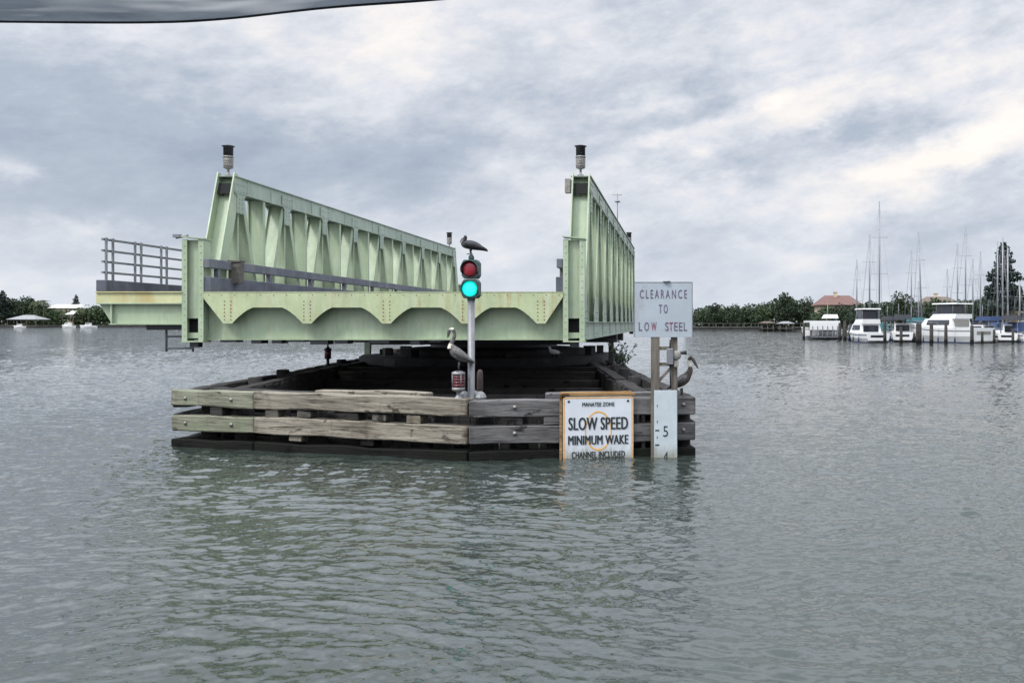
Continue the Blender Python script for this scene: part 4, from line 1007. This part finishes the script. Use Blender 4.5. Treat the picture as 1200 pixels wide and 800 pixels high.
# right bank: far wood as one mass, and the trees that stand out of it
def wood(name, x0, x1, D, tops, seed, count, mat):
    rr = random.Random(seed); lobes = []
    n = int((x1-x0)/3.2)
    for i in range(n):
        u = (i+rr.random())/n; px = x0+(x1-x0)*u
        top = np.interp(px, [q[0] for q in tops], [q[1] for q in tops]); h = hh(top, D)*rr.uniform(.82, 1.0)
        y = D+rr.uniform(0, 9); X = PX(px, D)
        r_ = rr.uniform(1.3, 2.6)*D/260*1.1
        lobes.append((X, y, h-r_*.6, r_*1.2, r_*1.1, r_*.9)); lobes.append((X, y-1, h*.45, r_*1.5, r_, h*.45))
    return leafmesh(lobes, count, .36*D/260, seed, .45)
o = struct('wood', wood('wood', 812, 962, 268, [(812, 360), (830, 357), (850, 357), (870, 358), (890, 354), (905, 350), (920, 346), (935, 350), (962, 356)], 21, 15000, 'leaf_dark'), 'leaf_dark', kind='stuff', recalc=False)
o = struct('wood', wood('wood', 955, 1215, 205, [(955, 362), (985, 360), (1010, 352), (1045, 352), (1060, 348), (1090, 352), (1120, 350), (1150, 346), (1190, 342), (1215, 345)], 22, 26000, 'leaf_dark'), 'leaf_dark', kind='stuff', recalc=False)
o = struct('wood', wood('wood', -60, 60, 470, [(-60, 350), (0, 350), (20, 349), (35, 351), (50, 357), (60, 366)], 23, 11000, 'leaf_dark'), 'leaf_dark', kind='stuff', recalc=False)
o = struct('wood', wood('wood', 40, 470, 456, [(40, 362), (55, 363), (62, 364.5), (88, 363), (95, 359), (118, 357), (150, 360), (300, 362), (470, 364)], 24, 24000, 'leaf_palm'), 'leaf_mid', kind='stuff', recalc=False)
gR = 'trees along the right shore'; gLft = 'trees along the left shore'
for pr_, px, D, top, rz, lab in (
    (tA, 836, 262, 355, .3, 'round dark tree just right of the clearance sign'),
    (tB, 862, 263, 357, 1.2, 'low wide dark tree behind the seawall, next along from the clearance sign'),
    (tC, 893, 258, 357, 2.2, 'mid green spreading tree above the small dock shelter'),
    (tA, 921, 259, 343, 4.0, 'tallest dark tree on the shore left of the red roof'),
    (tB, 943, 262, 349, 5.0, 'dense tree between the tallest shore tree and the red roofed house'),
    (tC, 970, 190, 357, .9, 'green tree standing in front of the red roofed house'), (tB, 988, 192, 356, 2.5, 'dark tree covering the right end of the red roofed house'), (tA, 1095, 188, 349, 1.1, 'dark tree rising behind the big white cruiser'), (tC, 1132, 187, 350, 5.2, 'green tree behind the mast with wide spreaders'),
    (tA, 1023, 188, 352, 2.9, 'dark tree behind the tallest pair of masts'),
    (tB, 1058, 190, 343, 1.9, 'round dark tree behind the cruiser with charcoal canvas'),
    (tB, 1163, 186, 340, .2, 'wide dark tree left of the norfolk pine foot'),
    (tA, 1192, 184, 335, 3.6, 'bulky dark tree at the right edge under the norfolk pine')):
    place(pr_, px, D, hh(top, D)/10.2, rz, lab, gR)
place(cA, 1176, 178, hh(281, 178)/16.3, .4, 'tall dark norfolk pine rising above the marina masts', gR)
for pr_, px, D, top, rz, lab in (
    (tA, 12, 462, 352, .8, 'dark tree behind the left end of the grey boathouse'),
    (tB, 33, 464, 348, 2.0, 'tall dark tree behind the grey boathouse roof'),
    (tC, 56, 458, 360, 3.0, 'lighter green tree left of the long white building'),
    (tC, 112, 462, 357, 1.5, 'bushy green tree beside the end of the bridge footway')):
    place(pr_, px, D, hh(top, D)/10.2, rz, lab, gLft)
place(cA, 3, 458, hh(339, 458)/16.3, 1.4, 'dark conifer at the left edge of the photo, above the boathouse', gLft)
place(cA, 89, 478, (hh(344, 478)/16.3*.75, hh(344, 478)/16.3*.75, hh(344, 478)/16.3), 2.4, 'slim dark conifer at the right end of the long white building', gLft)
for px, D, py, rz, lab, pr_ in ((42, 455, 350, 0, 'palm rising just right of the grey boathouse', pA_), (51, 452, 349, 2, 'taller palm left of the long white building', pB_), (74, 450, 362, 3, 'palm in front of the long white building', pA_),
                                (96, 452, 360, 1, 'palm right of the small white house', pB_), (104, 450, 361, 4, 'palm above the white moored launch near the bridge', pA_)):
    place(pr_, px, D, hh(py, D)/(7.6 if pr_ is pA_ else 9.1), rz, lab, gLft)

# ------------------------------------------------------------------ buildings and docks on the shores
def hip_roof(mb, x0, x1, y0, y1, z0, z1, ov=.6, ridge=.5):
    x0 -= ov; x1 += ov; y0 -= ov; y1 += ov; k = (x1-x0)*(1-ridge)/2; ym = (y0+y1)/2
    mb.add([(x0, y0, z0), (x1, y0, z0), (x1, y1, z0), (x0, y1, z0), (x0+k, ym, z1), (x1-k, ym, z1), (x0, y0, z0-.18), (x1, y0, z0-.18), (x1, y1, z0-.18), (x0, y1, z0-.18)],
           [(0, 1, 5, 4), (1, 2, 5), (2, 3, 4, 5), (3, 0, 4), (0, 6, 7, 1), (1, 7, 8, 2), (2, 8, 9, 3), (3, 9, 6, 0), (6, 9, 8, 7)])
    return mb
def house(name, label, px0, px1, D, yev, yrf, wallm, roofm, deep=9, nwin=4, ridge=.55, chim=True):
    x0, x1 = PX(px0, D), PX(px1, D); ze, zr = P(0, yev, D).z, P(0, yrf, D).z
    h = thing(name, label, 'house', ((x0+x1)/2, D, .55))
    mb = MB(); mb.span(x0, x1, D, D+deep, .5, ze); w = ob('wall', mb, wallm, h)
    mb = hip_roof(MB(), x0, x1, D, D+deep, ze+.19, zr, .7, ridge); rf = ob('roof', mb, roofm, h)
    if chim:
        mb = MB(); xc = x0+(x1-x0)*.45; mb.span(xc-.4, xc+.4, D+deep*.4, D+deep*.4+.8, ze, zr+.7); mb.span(xc-.5, xc+.5, D+deep*.4-.1, D+deep*.4+.9, zr+.7, zr+.85); ob('chimney', mb, wallm, rf)
    for i in range(nwin):
        xc = x0+(i+.5)*(x1-x0)/nwin; mb = MB(); mb.span(xc-.55, xc+.55, D-.06, D-.003, max(1.2, ze-2.2), ze-.7); wn = ob('window', mb, 'window_dark', h)
        mb = MB(); zz0, zz1 = max(1.2, ze-2.2), ze-.7
        mb.span(xc-.65, xc+.65, D-.09, D-.002, zz1, zz1+.1); mb.span(xc-.65, xc+.65, D-.12, D-.002, zz0-.1, zz0); mb.span(xc-.03, xc+.03, D-.08, D-.062, zz0, zz1); ob('frame', mb, 'wall_white', wn)
    return h
house('house', 'house with red tiled hip roof among the trees above the marina', 961, 1008, 215, 358, 345.5, 'wall_tan', 'roof_red', nwin=3)
house('house', 'dull red roofed house half hidden behind the big white cruiser', 1084, 1124, 222, 357, 347, 'wall_tan', 'roof_brown')
house('house', 'pale roofed house at the right edge below the norfolk pine', 1193, 1216, 176, 362, 352, 'wall_tan', 'roof_grey', nwin=2)
house('house', 'long low white building behind palms on the left shore', 58, 91, 472, 361, 356.5, 'wall_tan', 'wall_white', nwin=6, ridge=.85, chim=False)
house('house', 'small white house front below the long white building', 79, 86, 456, 368.5, 364, 'wall_tan', 'wall_white', deep=6, nwin=2, chim=False)
def shelter(name, label, px0, px1, D, yev, yrf, roofm, deep=6, legs_=4):
    x0, x1 = PX(px0, D), PX(px1, D); ze, zr = P(0, yev, D).z, P(0, yrf, D).z
    h = thing(name, label, 'boathouse', ((x0+x1)/2, D, 0))
    for i in range(legs_):
        for y in (D, D+deep): mb = MB(); x = x0+i*(x1-x0)/(legs_-1); mb.tube([(x, y, -1), (x, y, ze+.05)], .14, 8); ob('post', mb, 'pile', h)
    mb = hip_roof(MB(), x0, x1, D, D+deep, ze+.2, zr, .5, .35); ob('roof', mb, roofm, h)
    mb = MB(); mb.span(x0-.4, x1+.4, D-.3, D+deep, .7, .9); ob('deck', mb, 'pile', h)
    return h
shelter('boathouse', 'grey hip roofed boathouse standing in the water at far left', 9, 42, 430, 374.5, 369, 'roof_grey', 9)
shelter('dock_shelter', 'pale roofed dock shelter on the right shore near the boat lift', 914, 929, 248, 379.5, 376.5, 'roof_grey', 4, 3)
shelter('dock_shelter', 'small brown roofed dock shelter left of the pale roofed one', 893, 906, 250, 379, 376.5, 'roof_brown', 4, 3)
sw = thing('seawall', 'long dark seawall and dock edge along the wooded right shore', 'seawall', (PX(880, 254), 254, 0))
mb = MB(); mb.span(PX(806, 256), PX(945, 256), 253.5, 255, -1, 1.0); ob('wall', mb, 'seawall', sw)
mb = MB(); mb.span(PX(806, 256), PX(945, 256), 253.1, 255.4, 1.002, 1.25); ob('cap', mb, 'seawall', sw)
mb = MB(); x = PX(806, 256)
while x < PX(945, 256): mb.span(x-.08, x+.08, 253.2, 253.36, 1.252, 2.1); x += 1.9
mb.span(PX(806, 256), PX(945, 256), 253.22, 253.34, 2.1, 2.2); ob('fence_rail', mb, 'seawall', sw)
sw2 = thing('seawall', 'low dark seawall along the palm lined left shore', 'seawall', (PX(60, 448), 448, 0))
mb = MB(); mb.span(PX(-40, 448), PX(470, 448), 444, 446, -1, .9); ob('wall', mb, 'seawall', sw2); mb = MB(); mb.span(PX(-40, 448), PX(470, 448), 443.6, 446.3, .902, 1.15); ob('cap', mb, 'seawall', sw2)
dk = thing('dock', 'long grey marina dock behind the moored boats', 'dock', (PX(1100, 134), 134, 0))
mb = MB(); mb.span(PX(985, 134), PX(1260, 134), 133, 135, .55, .8); ob('deck', mb, 'pile', dk)
for i in range(9):
    x = PX(990, 134)+i*4.0; mb = MB(); mb.tube([(x, 133.2, -1), (x, 133.2, 1.5)], .15, 8); ob('pile', mb, 'pile', dk)

# ------------------------------------------------------------------ boats (local +Y is the bow, origin amidships at the waterline)
def hull(L, B, fb, bowr, mi=0, sheer=.35, n=12, transom=.86, deckmi=None):
    mb = MB(); rings = []
    for i in range(n+1):
        u = i/n; y = -L/2+L*u
        w = B/2*(transom+(1-transom)*min(1, u/.35)) if u < .45 else B/2*max(.015, (1-((u-.45)/.55)**2.1))
        top = fb+sheer*fb*max(0, (u-.3)/.7)**1.6; rake = bowr*max(0, (u-.75)/.25)**2
        rings.append([(-w, y+rake, top), (-w*.94, y+rake*.6, top*.45), (-w*.74, y+rake*.15, -.05), (0, y, -.4), (w*.74, y+rake*.15, -.05), (w*.94, y+rake*.6, top*.45), (w, y+rake, top)])
    mb.loft(rings, mi, smooth=False, closed=True); return mb
def stripe_of(L, B):
    mb = MB(); rings = []
    for i in range(13):
        u = i/12; y = -L/2+L*u; w = (B/2*(.86+.14*min(1, u/.35)) if u < .45 else B/2*max(.015, (1-((u-.45)/.55)**2.1)))*.80+.015
        rings.append([(-w, y, -.08), (-w*1.02, y, .13), (w*1.02, y, .13), (w, y, -.08)])
    mb.loft(rings, smooth=False); return mb
def cabin(mb, x, y0, y1, z0, z1, rake0, rake1, taper=.85, mi=0):
    mb.add([(-x, y0, z0), (x, y0, z0), (x, y1, z0), (-x, y1, z0), (-x*taper, y0+rake0, z1), (x*taper, y0+rake0, z1), (x*taper, y1-rake1, z1), (-x*taper, y1-rake1, z1)],
           [(0, 3, 2, 1), (4, 5, 6, 7), (0, 1, 5, 4), (1, 2, 6, 5), (2, 3, 7, 6), (3, 0, 4, 7)], mi)
def side_window(mb, x0, x1, y0, y1, z0, z1, t=.02):
    for s_ in (-1, 1):
        mb.add([(s_*x0, y0, z0), (s_*x0, y1, z0), (s_*x1, y1-.15, z1), (s_*x1, y0+.1, z1), (s_*(x0+t), y0, z0), (s_*(x0+t), y1, z0), (s_*(x1+t), y1-.15, z1), (s_*(x1+t), y0+.1, z1)],
               [(0, 1, 2, 3), (4, 7, 6, 5), (0, 4, 5, 1), (1, 5, 6, 2), (2, 6, 7, 3), (3, 7, 4, 0)])
def rub_rail(L, B, fb, bowr, sheer=.35, transom=.86, zf=.80):
    mb = MB()
    for s_ in (-1, 1):
        rings = []
        for i in range(13):
            u = i/12; y = -L/2+L*u
            w = B/2*(transom+(1-transom)*min(1, u/.35)) if u < .45 else B/2*max(.015, (1-((u-.45)/.55)**2.1))
            top = fb+sheer*fb*max(0, (u-.3)/.7)**1.6; rake = bowr*max(0, (u-.75)/.25)**2
            k = (zf-.45)/.55; ww = w*(.94+.06*k)+.004; yy = y+rake*(.6+.4*k); z = top*zf
            rings.append([(s_*ww, yy, z-.035), (s_*(ww+.03), yy, z-.03), (s_*(ww+.03), yy, z+.03), (s_*ww, yy, z+.035)])
        mb.loft(rings, smooth=False)
    return mb
def fenders(root, L, B, fb, mat):
    for s_ in (-1, 1):
        for yy in (-L*.3, -L*.08, L*.12):
            mb = MB(); x = s_*(B/2+.10); mb.tube([(x, yy, .12), (x, yy, .2), (x, yy, .62), (x, yy, .7)], [.04, .1, .1, .03], 8); mb.tube([(x, yy, .7), (s_*(B/2-.05), yy, fb+.05)], .012, 5)
            ob('fender', mb, mat, root)
def cruiser(name, label, L, B, fb, style, canvas):
    r = thing(name, label, 'boat'); g = 'motor cruisers moored in the marina'; r['group'] = g
    ob('hull', hull(L, B, fb, L*.06), 'white_gel', r); ob('boot_stripe', stripe_of(L, B), 'stripe', r); ob('rub_rail', rub_rail(L, B, fb, L*.06), 'stripe', r); fenders(r, L, B, fb, 'stripe' if L > 8 else 'white_gel_dim')
    x = B*.40; z = fb+.02
    mb = MB(); cabin(mb, x, -L*.22, L*.24, z-.1, z+1.05, .15, .9); c = ob('cabin', mb, 'white_gel', r)
    mb = MB(); side_window(mb, x*.965, x*.875, -L*.18, L*.13, z+.32, z+.90); ob('window', mb, 'window_dark', c)
    mb = MB(); mb.add([(-x*.8, L*.24-.42, z+.45), (x*.8, L*.24-.42, z+.45), (x*.72, L*.24-.80, z+.92), (-x*.72, L*.24-.80, z+.92), (-x*.8, L*.24-.46, z+.40), (x*.8, L*.24-.46, z+.40), (x*.72, L*.24-.86, z+.88), (-x*.72, L*.24-.86, z+.88)], [(0, 1, 2, 3), (7, 6, 5, 4), (0, 4, 5, 1), (1, 5, 6, 2), (2, 6, 7, 3), (3, 7, 4, 0)])
    ob('window', mb, 'window_dark', c)
    mb = MB(); mb.span(-B*.28, B*.28, -L/2-.012, -L/2+.03, fb*.55, fb*.78); mb.span(-B*.40, B*.40, -L/2-.55, -L/2-.02, .18, .28); mb.span(-x*.7, x*.7, -L*.22-.03, -L*.22+.2, z+.1, z+.85); ob('stern_fitting', mb, 'window_dark' if style != 'big' else 'lens_grey', r)
    if style in ('fly', 'big'):
        mb = MB(); cabin(mb, x*.86, -L*.24, L*.10, z+1.06, z+1.6, -.1, .45, .92); fl = ob('flybridge', mb, 'white_gel', r)
        mb = MB(); cabin(mb, x*.80, -L*.02, L*.095, z+1.605, z+1.95, .05, .3, .95); ob('windscreen', mb, 'window_dark', fl)
        mb = MB()
        for sx_ in (-1, 1):
            for yy in (-L*.2, L*.02): mb.tube([(sx_*x*.75, yy, z+1.6), (sx_*x*.72, yy+.05, z+2.75)], .03, 6)
        ob('hardtop_frame', mb, 'mast', r)
        mb = MB(); cabin(mb, x*.76, -L*.17, L*.05, z+1.62, z+2.745, .12, .5, .9); ob('enclosure', mb, 'window_dark', fl)
        mb = MB(); cabin(mb, x*.86, -L*.26, L*.07, z+2.75, z+2.87, .05, .1, .95); ob('hardtop', mb, 'white_gel' if canvas is None else canvas, r)
    else:
        mb = MB()
        for sx_ in (-1, 1):
            for yy in (-L*.36, -L*.10): mb.tube([(sx_*x*.9, yy, fb), (sx_*x*.8, yy+.1, z+1.95)], .03, 6)
        ob('canopy_frame', mb, 'mast', r)
        mb = MB(); cabin(mb, x*.95, -L*.40, L*.02, z+1.55, z+2.1, .15, .35, .85); ob('canopy', mb, canvas or 'dark_canvas', r)
    mb = MB()
    for sx_ in (-1, 1):
        pts = [(sx_*B*.46, -L*.05, fb+.62), (sx_*B*.44, L*.2, fb+.72), (sx_*B*.30, L*.38, fb+.82), (0, L*.53, fb+.9)]
        mb.tube(pts, .022, 6)
        for q in pts[:3]: mb.tube([(q[0], q[1], fb*.98), q], .018, 6)
    ob('bow_rail', mb, 'mast', r)
    mb = MB(); mb.tube([(.3, -L*.1, z+1.0), (.3, -L*.14, z+4.2)], [.02, .008], 6); mb.tube([(-.5, -L*.12, z+2.7 if style != 'exp' else z+1.2), (-.5, -L*.12, z+3.5)], .03, 6); ob('aerial', mb, 'mast', r)
    return r
def sailboat(name, label, L, mh, canvas='blue_canvas', hm='white_gel'):
    r = thing(name, label, 'sailing boat'); r['group'] = 'sailing boats moored in the marina'
    B = L*.31; fb = .95
    ob('hull', hull(L, B, fb, L*.09, transom=.62), hm, r); ob('rub_rail', rub_rail(L, B, fb, L*.09, transom=.62, zf=.88), 'blue_canvas', r); ob('boot_stripe', stripe_of(L, B), 'stripe', r)
    mb = MB(); cabin(mb, B*.28, -L*.12, L*.22, fb-.05, fb+.42, .1, .5, .8); c = ob('cabin', mb, 'white_gel_dim', r)
    mb = MB(); side_window(mb, B*.265, B*.235, -L*.05, L*.1, fb+.13, fb+.3); ob('window', mb, 'window_dark', c)
    mb = MB(); mb.tube([(0, L*.10, fb), (0, L*.10, mh)], [.12, .085], 10)
    for f_ in (.48, .74): mb.tube([(-B*.28, L*.10, mh*f_), (B*.28, L*.10, mh*f_)], .025, 6)
    mt = ob('mast', mb, 'mast', r)
    mb = MB()
    for sx_ in (-1, 1): mb.tube([(sx_*B*.45, L*.08, fb), (sx_*B*.28, L*.10, mh*.48), (0, L*.10, mh*.98)], .008, 4)
    mb.tube([(0, L*.52, fb+.3), (0, L*.11, mh*.97)], .02, 5); mb.tube([(0, -L*.49, fb+.2), (0, L*.09, mh*.99)], .008, 4); ob('rigging', mb, 'steel_grey', r)
    mb = MB(); mb.tube([(0, L*.09, fb+1.0), (0, -L*.33, fb+.95)], .06, 8); ob('boom', mb, 'mast', r)
    mb = MB(); mb.tube([(0, L*.07, fb+1.30), (0, -L*.1, fb+1.18), (0, -L*.32, fb+1.08)], [(.30, .2), (.28, .2), (.16, .11)], 8); ob('sail_cover', mb, canvas, r)
    mb = MB(); cabin(mb, B*.36, -L*.34, -L*.06, fb+.35, fb+1.45, .12, .6, .85); ob('spray_hood', mb, canvas, r)
    mb = MB()
    for sx_ in (-1, 1):
        mb.tube([(sx_*B*.40, -L*.42, fb+.6), (sx_*B*.47, 0, fb+.6), (sx_*B*.25, L*.36, fb+.7), (0, L*.52, fb+.7)], .016, 5)
        for yy, ww in ((-L*.42, .40), (-L*.2, .45), (0, .47), (L*.2, .38), (L*.36, .25)): mb.tube([(sx_*B*ww, yy, fb), (sx_*B*ww, yy, fb+.65)], .014, 5)
    ob('guard_rail', mb, 'mast', r); return r
def put(o, px, D, rz): o.location = (PX(px, D), D, 0); o.rotation_euler.z = rz; return o
put(cruiser('motor_cruiser', 'white flybridge cruiser below the two tallest left masts', 9.0, 3.3, 1.15, 'fly', None), 1014, 113, R(8))
put(cruiser('motor_cruiser', 'white cruiser with charcoal canvas top between two larger white boats', 8.6, 2.9, 1.2, 'exp', 'dark_canvas'), 1058, 117, R(-14))
put(cruiser('motor_cruiser', 'largest white cruiser, broad hull with raked windscreen and hard top', 10.5, 4.9, 1.75, 'big', None), 1108, 112, R(38))
put(cruiser('motor_cruiser', 'low white launch with teal canopy beside the big cruiser bow', 6.2, 2.3, .9, 'exp', 'teal_canvas'), 1069, 124, R(12))
def mh_(py, D): return CAMH+(CY-py)/F*D
masts = [(1004, 304, 136, 9.5, .12, 'shortest mast left of the pair of tall masts', 'dark_canvas'), (1019, 275, 126, 10.5, .05, 'second tallest mast beside the tallest one', 'teal_canvas'),
         (1030.5, 236, 124, 12.5, -.04, 'tallest mast in the marina', 'dark_canvas'), (1068, 293, 138, 9.5, .15, 'slim mast left of the leaning mast', 'blue_canvas'),
         (1081, 272, 129, 10, -.06, 'slightly leaning mast left of the big cruiser', 'dark_canvas'), (1076.5, 330, 140, 7, .1, 'very short mast beside the leaning mast', 'teal_canvas'),
         (1110, 315, 141, 8, .05, 'thin short mast above the big cruiser cabin', 'dark_canvas'), (1122, 285, 137, 10, .0, 'thin tall mast just right of the big cruiser cabin', 'blue_canvas'),
         (1131.5, 265, 130, 11, .08, 'tall mast with wide spreaders right of the big cruiser', 'dark_canvas'), (1140, 303, 139, 9, -.1, 'mast third along from the big cruiser', 'teal_canvas'),
         (1149, 295, 131, 9.5, .05, 'mast midway between the big cruiser and the norfolk pine', 'dark_canvas'), (1169, 283, 128, 10.5, .1, 'mast along the left side of the norfolk pine', 'blue_canvas'),
         (1175, 278, 121, 11, -.05, 'blue sail cover and mast rising in front of the norfolk pine', 'blue_canvas'), (1181, 290, 117, 10, .03, 'blue canvas cockpit and mast right of the norfolk pine trunk', 'blue_canvas'), (1195, 330, 127, 8, .1, 'short mast at the right edge of the photo', 'teal_canvas')]
for px, py, D, L, lean, lab, cv_ in masts:
    o = sailboat('sailboat', 'white sailboat with the '+lab if 'mast' in lab[:28] or 'mast' in lab.split(' and ')[0] else 'white sailboat with '+lab, L, mh_(py, D), cv_)
    rz = R(rnd.choice((6, -8, 172, 186, 4)))
    # bring the mast (L*.10 ahead of midships) to its bearing
    o.location = (PX(px, D)+math.sin(rz)*L*.10, D-math.cos(rz)*L*.10, 0); o.rotation_euler.z = rz
    if 'leaning' in lab[:10] or 'slightly' in lab: o.rotation_euler.y = R(-2.2)
put(cruiser('motor_cruiser', 'small white cruiser with blue canvas right of the big cruiser stern', 7.0, 2.5, 1.0, 'exp', 'blue_canvas'), 1150, 117, R(20))
put(cruiser('motor_cruiser', 'cream white cruiser with charcoal canvas at the right edge of the marina', 7.6, 2.7, 1.1, 'exp', 'dark_canvas'), 1188, 115, R(-30))
put(cruiser('motor_cruiser', 'white cruiser with dark top between the flybridge cruiser and the charcoal canvas one', 7.5, 2.6, 1.1, 'exp', 'dark_canvas'), 1040, 128, R(15))
# white boat on a lift, left end of the marina
bl = thing('boat_lift', 'timber boat lift with a white slatted canopy at the left of the marina', 'boat lift', (PX(961, 132), 132, 0))
bx0, bx1 = PX(948, 132), PX(980, 132)
for x in (bx0, bx1):
    for y in (130, 136): mb = MB(); mb.tube([(x, y, -1), (x, y, 2.35)], .15, 8); ob('pile', mb, 'pile', bl)
mb = MB(); mb.span(bx0-.2, bx1+.15, 129.8, 136.2, 2.36, 2.62); mb.span(bx0-.2, bx1+.15, 129.74, 129.795, 1.35, 2.36); ob('canopy', mb, 'white_gel', bl)
mb = MB()
for k in range(6): x = bx0+.2+k*(bx1-bx0-.4)/5; mb.span(x-.05, x+.05, 129.68, 129.735, .35, 1.9)
mb.span(bx0, bx1, 129.8, 130.1, .30, .45); ob('lift_frame', mb, 'steel_grey', bl)
put(cruiser('motor_cruiser', 'white runabout sitting in the timber boat lift', 5.4, 2.6, 1.05, 'exp', 'white_gel'), 964, 134, R(86)).location.z = .35
# small boats on the left shore
def launch(label):
    r = thing('launch', label, 'boat'); r['group'] = 'small white boats on the left shore'
    ob('hull', hull(6.5, 2.4, 1.0, .5), 'white_gel', r); mb = MB(); cabin(mb, .85, -1.0, 1.6, .95, 2.2, .1, .7); c = ob('cabin', mb, 'white_gel', r)
    mb = MB(); side_window(mb, .80, .76, -.7, 1.0, 1.6, 2.0); ob('window', mb, 'window_dark', c); return r
l_ = launch('white launch moored below the small white house'); put(l_, 80, 432, R(70)); l_.scale = (1.1,)*3
l2_ = dup(l_, (PX(104, 428), 428, 0), R(100), 1.0, 'white launch moored nearest the bridge footway on the left shore')
l3_ = dup(l_, (PX(23, 427), 427, 0), R(85), .8, 'white launch sheltered under the grey boathouse')
# mooring pilings in front of the marina
gp = 'mooring pilings in front of the marina'
first = None
pil = [(942, 130, 379, 'piling left of the boat lift'), (984, 122, 378, 'left piling of the dark cluster right of the boat lift'), (990, 120, 376, 'thick middle piling of the cluster right of the boat lift'), (996, 121, 380, 'right piling of the cluster right of the boat lift'),
       (1037, 107, 373, 'piling right of the flybridge cruiser'), (1056, 105, 383, 'piling in front of the cruiser with charcoal canvas'), (1075, 102, 379, 'dark piling at the left end of the big cruiser hull'), (1078, 103, 379, 'piling close behind the dark one at the big cruiser'),
       (1091.5, 101, 378, 'piling across the middle of the big cruiser hull'), (1108.5, 101, 377, 'piling across the right half of the big cruiser hull'), (1139, 103, 381, 'piling at the stern of the big cruiser'), (1151, 106, 388, 'stubby piling below the blue canvas boats'),
       (1165, 108, 386, 'piling in front of the norfolk pine bearing'), (1187, 105, 385, 'piling near the right edge of the photo')]
for px, D, py, lab in pil:
    h = mh_(py, D); lab2 = 'dark timber '+lab
    if 'norfolk' in lab: lab2 = 'dark timber piling in the water below the norfolk pine'
    r_ = rnd.uniform(.8, 1.15)
    if first is None:
        first = thing('mooring_piling', lab2, 'piling', (0, 0, 0), gp); mb = MB(); mb.tube([(0, 0, -1.2), (0, 0, 1), (0, 0, 1.9), (0, 0, 2)], [.2, .18, .17, .13], 10); ob('shaft', mb, 'piling_wood', first)
        mb = MB(); mb.lathe([(.185, .0), (.20, .25), (.185, .5)], (0, 0, 0), 10); ob('weed_band', mb, 'wood_wet', first)
        o = first; o.location = (PX(px, D), D, 0); o.scale = (r_, r_, h/2)
    else: o = dup(first, (PX(px, D), D, 0), rnd.uniform(0, 3), (r_, r_, h/2), lab2, gp)

# ------------------------------------------------------------------ the viewer's own boat: canvas top overhead, seen at the upper left
cn = thing('boat_canopy', 'dark grey canvas boat top hanging at the upper left corner', 'canopy', (-.6, .4, 2.6))
DC = 1.35
epx = [(-420, 22), (-200, 24), (-60, 25), (0, 25), (60, 26), (180, 26.5), (250, 24), (310, 17), (360, 11), (400, 7), (450, 4), (510, 0), (600, -9), (760, -30), (900, -60)]
xs = np.linspace(-420, 900, 90); ys = np.interp(xs, [e[0] for e in epx], [e[1] for e in epx]); ys = np.convolve(np.pad(ys, 3, 'edge'), np.ones(7)/7, 'valid')
top = []; bot = []; mb = MB(); NV = 24
for i, (x, y) in enumerate(zip(xs, ys)):
    p = P(x, y, DC)
    for j in range(NV+1):
        v_ = j/NV; yy = DC-2.4*v_; w_ = .012*math.sin(i*.33+j*.9)*min(1, v_*6)+.008*math.sin(i*.8-j*1.4)*min(1, v_*4)
        top.append((p.x*(1+.1*v_), yy, p.z+.05*math.sin(v_*math.pi)+w_))
n1_ = NV+1
fs = [(i*n1_+j, (i+1)*n1_+j, (i+1)*n1_+j+1, i*n1_+j+1) for i in range(len(xs)-1) for j in range(NV)]
mb.add(top, fs, 0, True)
ob('canvas', mb, 'canvas', cn, recalc=False)
mb = MB(); mb.tube([P(x, y-.6, DC) for x, y in zip(xs, ys)], [(.003, .003)]*len(xs), 8); ob('hem', mb, 'canvas', cn)
mb = MB()
zt = 2.93
for x in (-2.3, .9):
    mb.tube([(x, .2, -.2), (x, .2, zt-.1), (x*.9, .2, zt)], .02, 8)
mb.tube([(-2.07, .2, zt), (.81, .2, zt)], .02, 8)
ob('frame_tube', mb, 'silver', cn)
print('objects', len(bpy.data.objects))
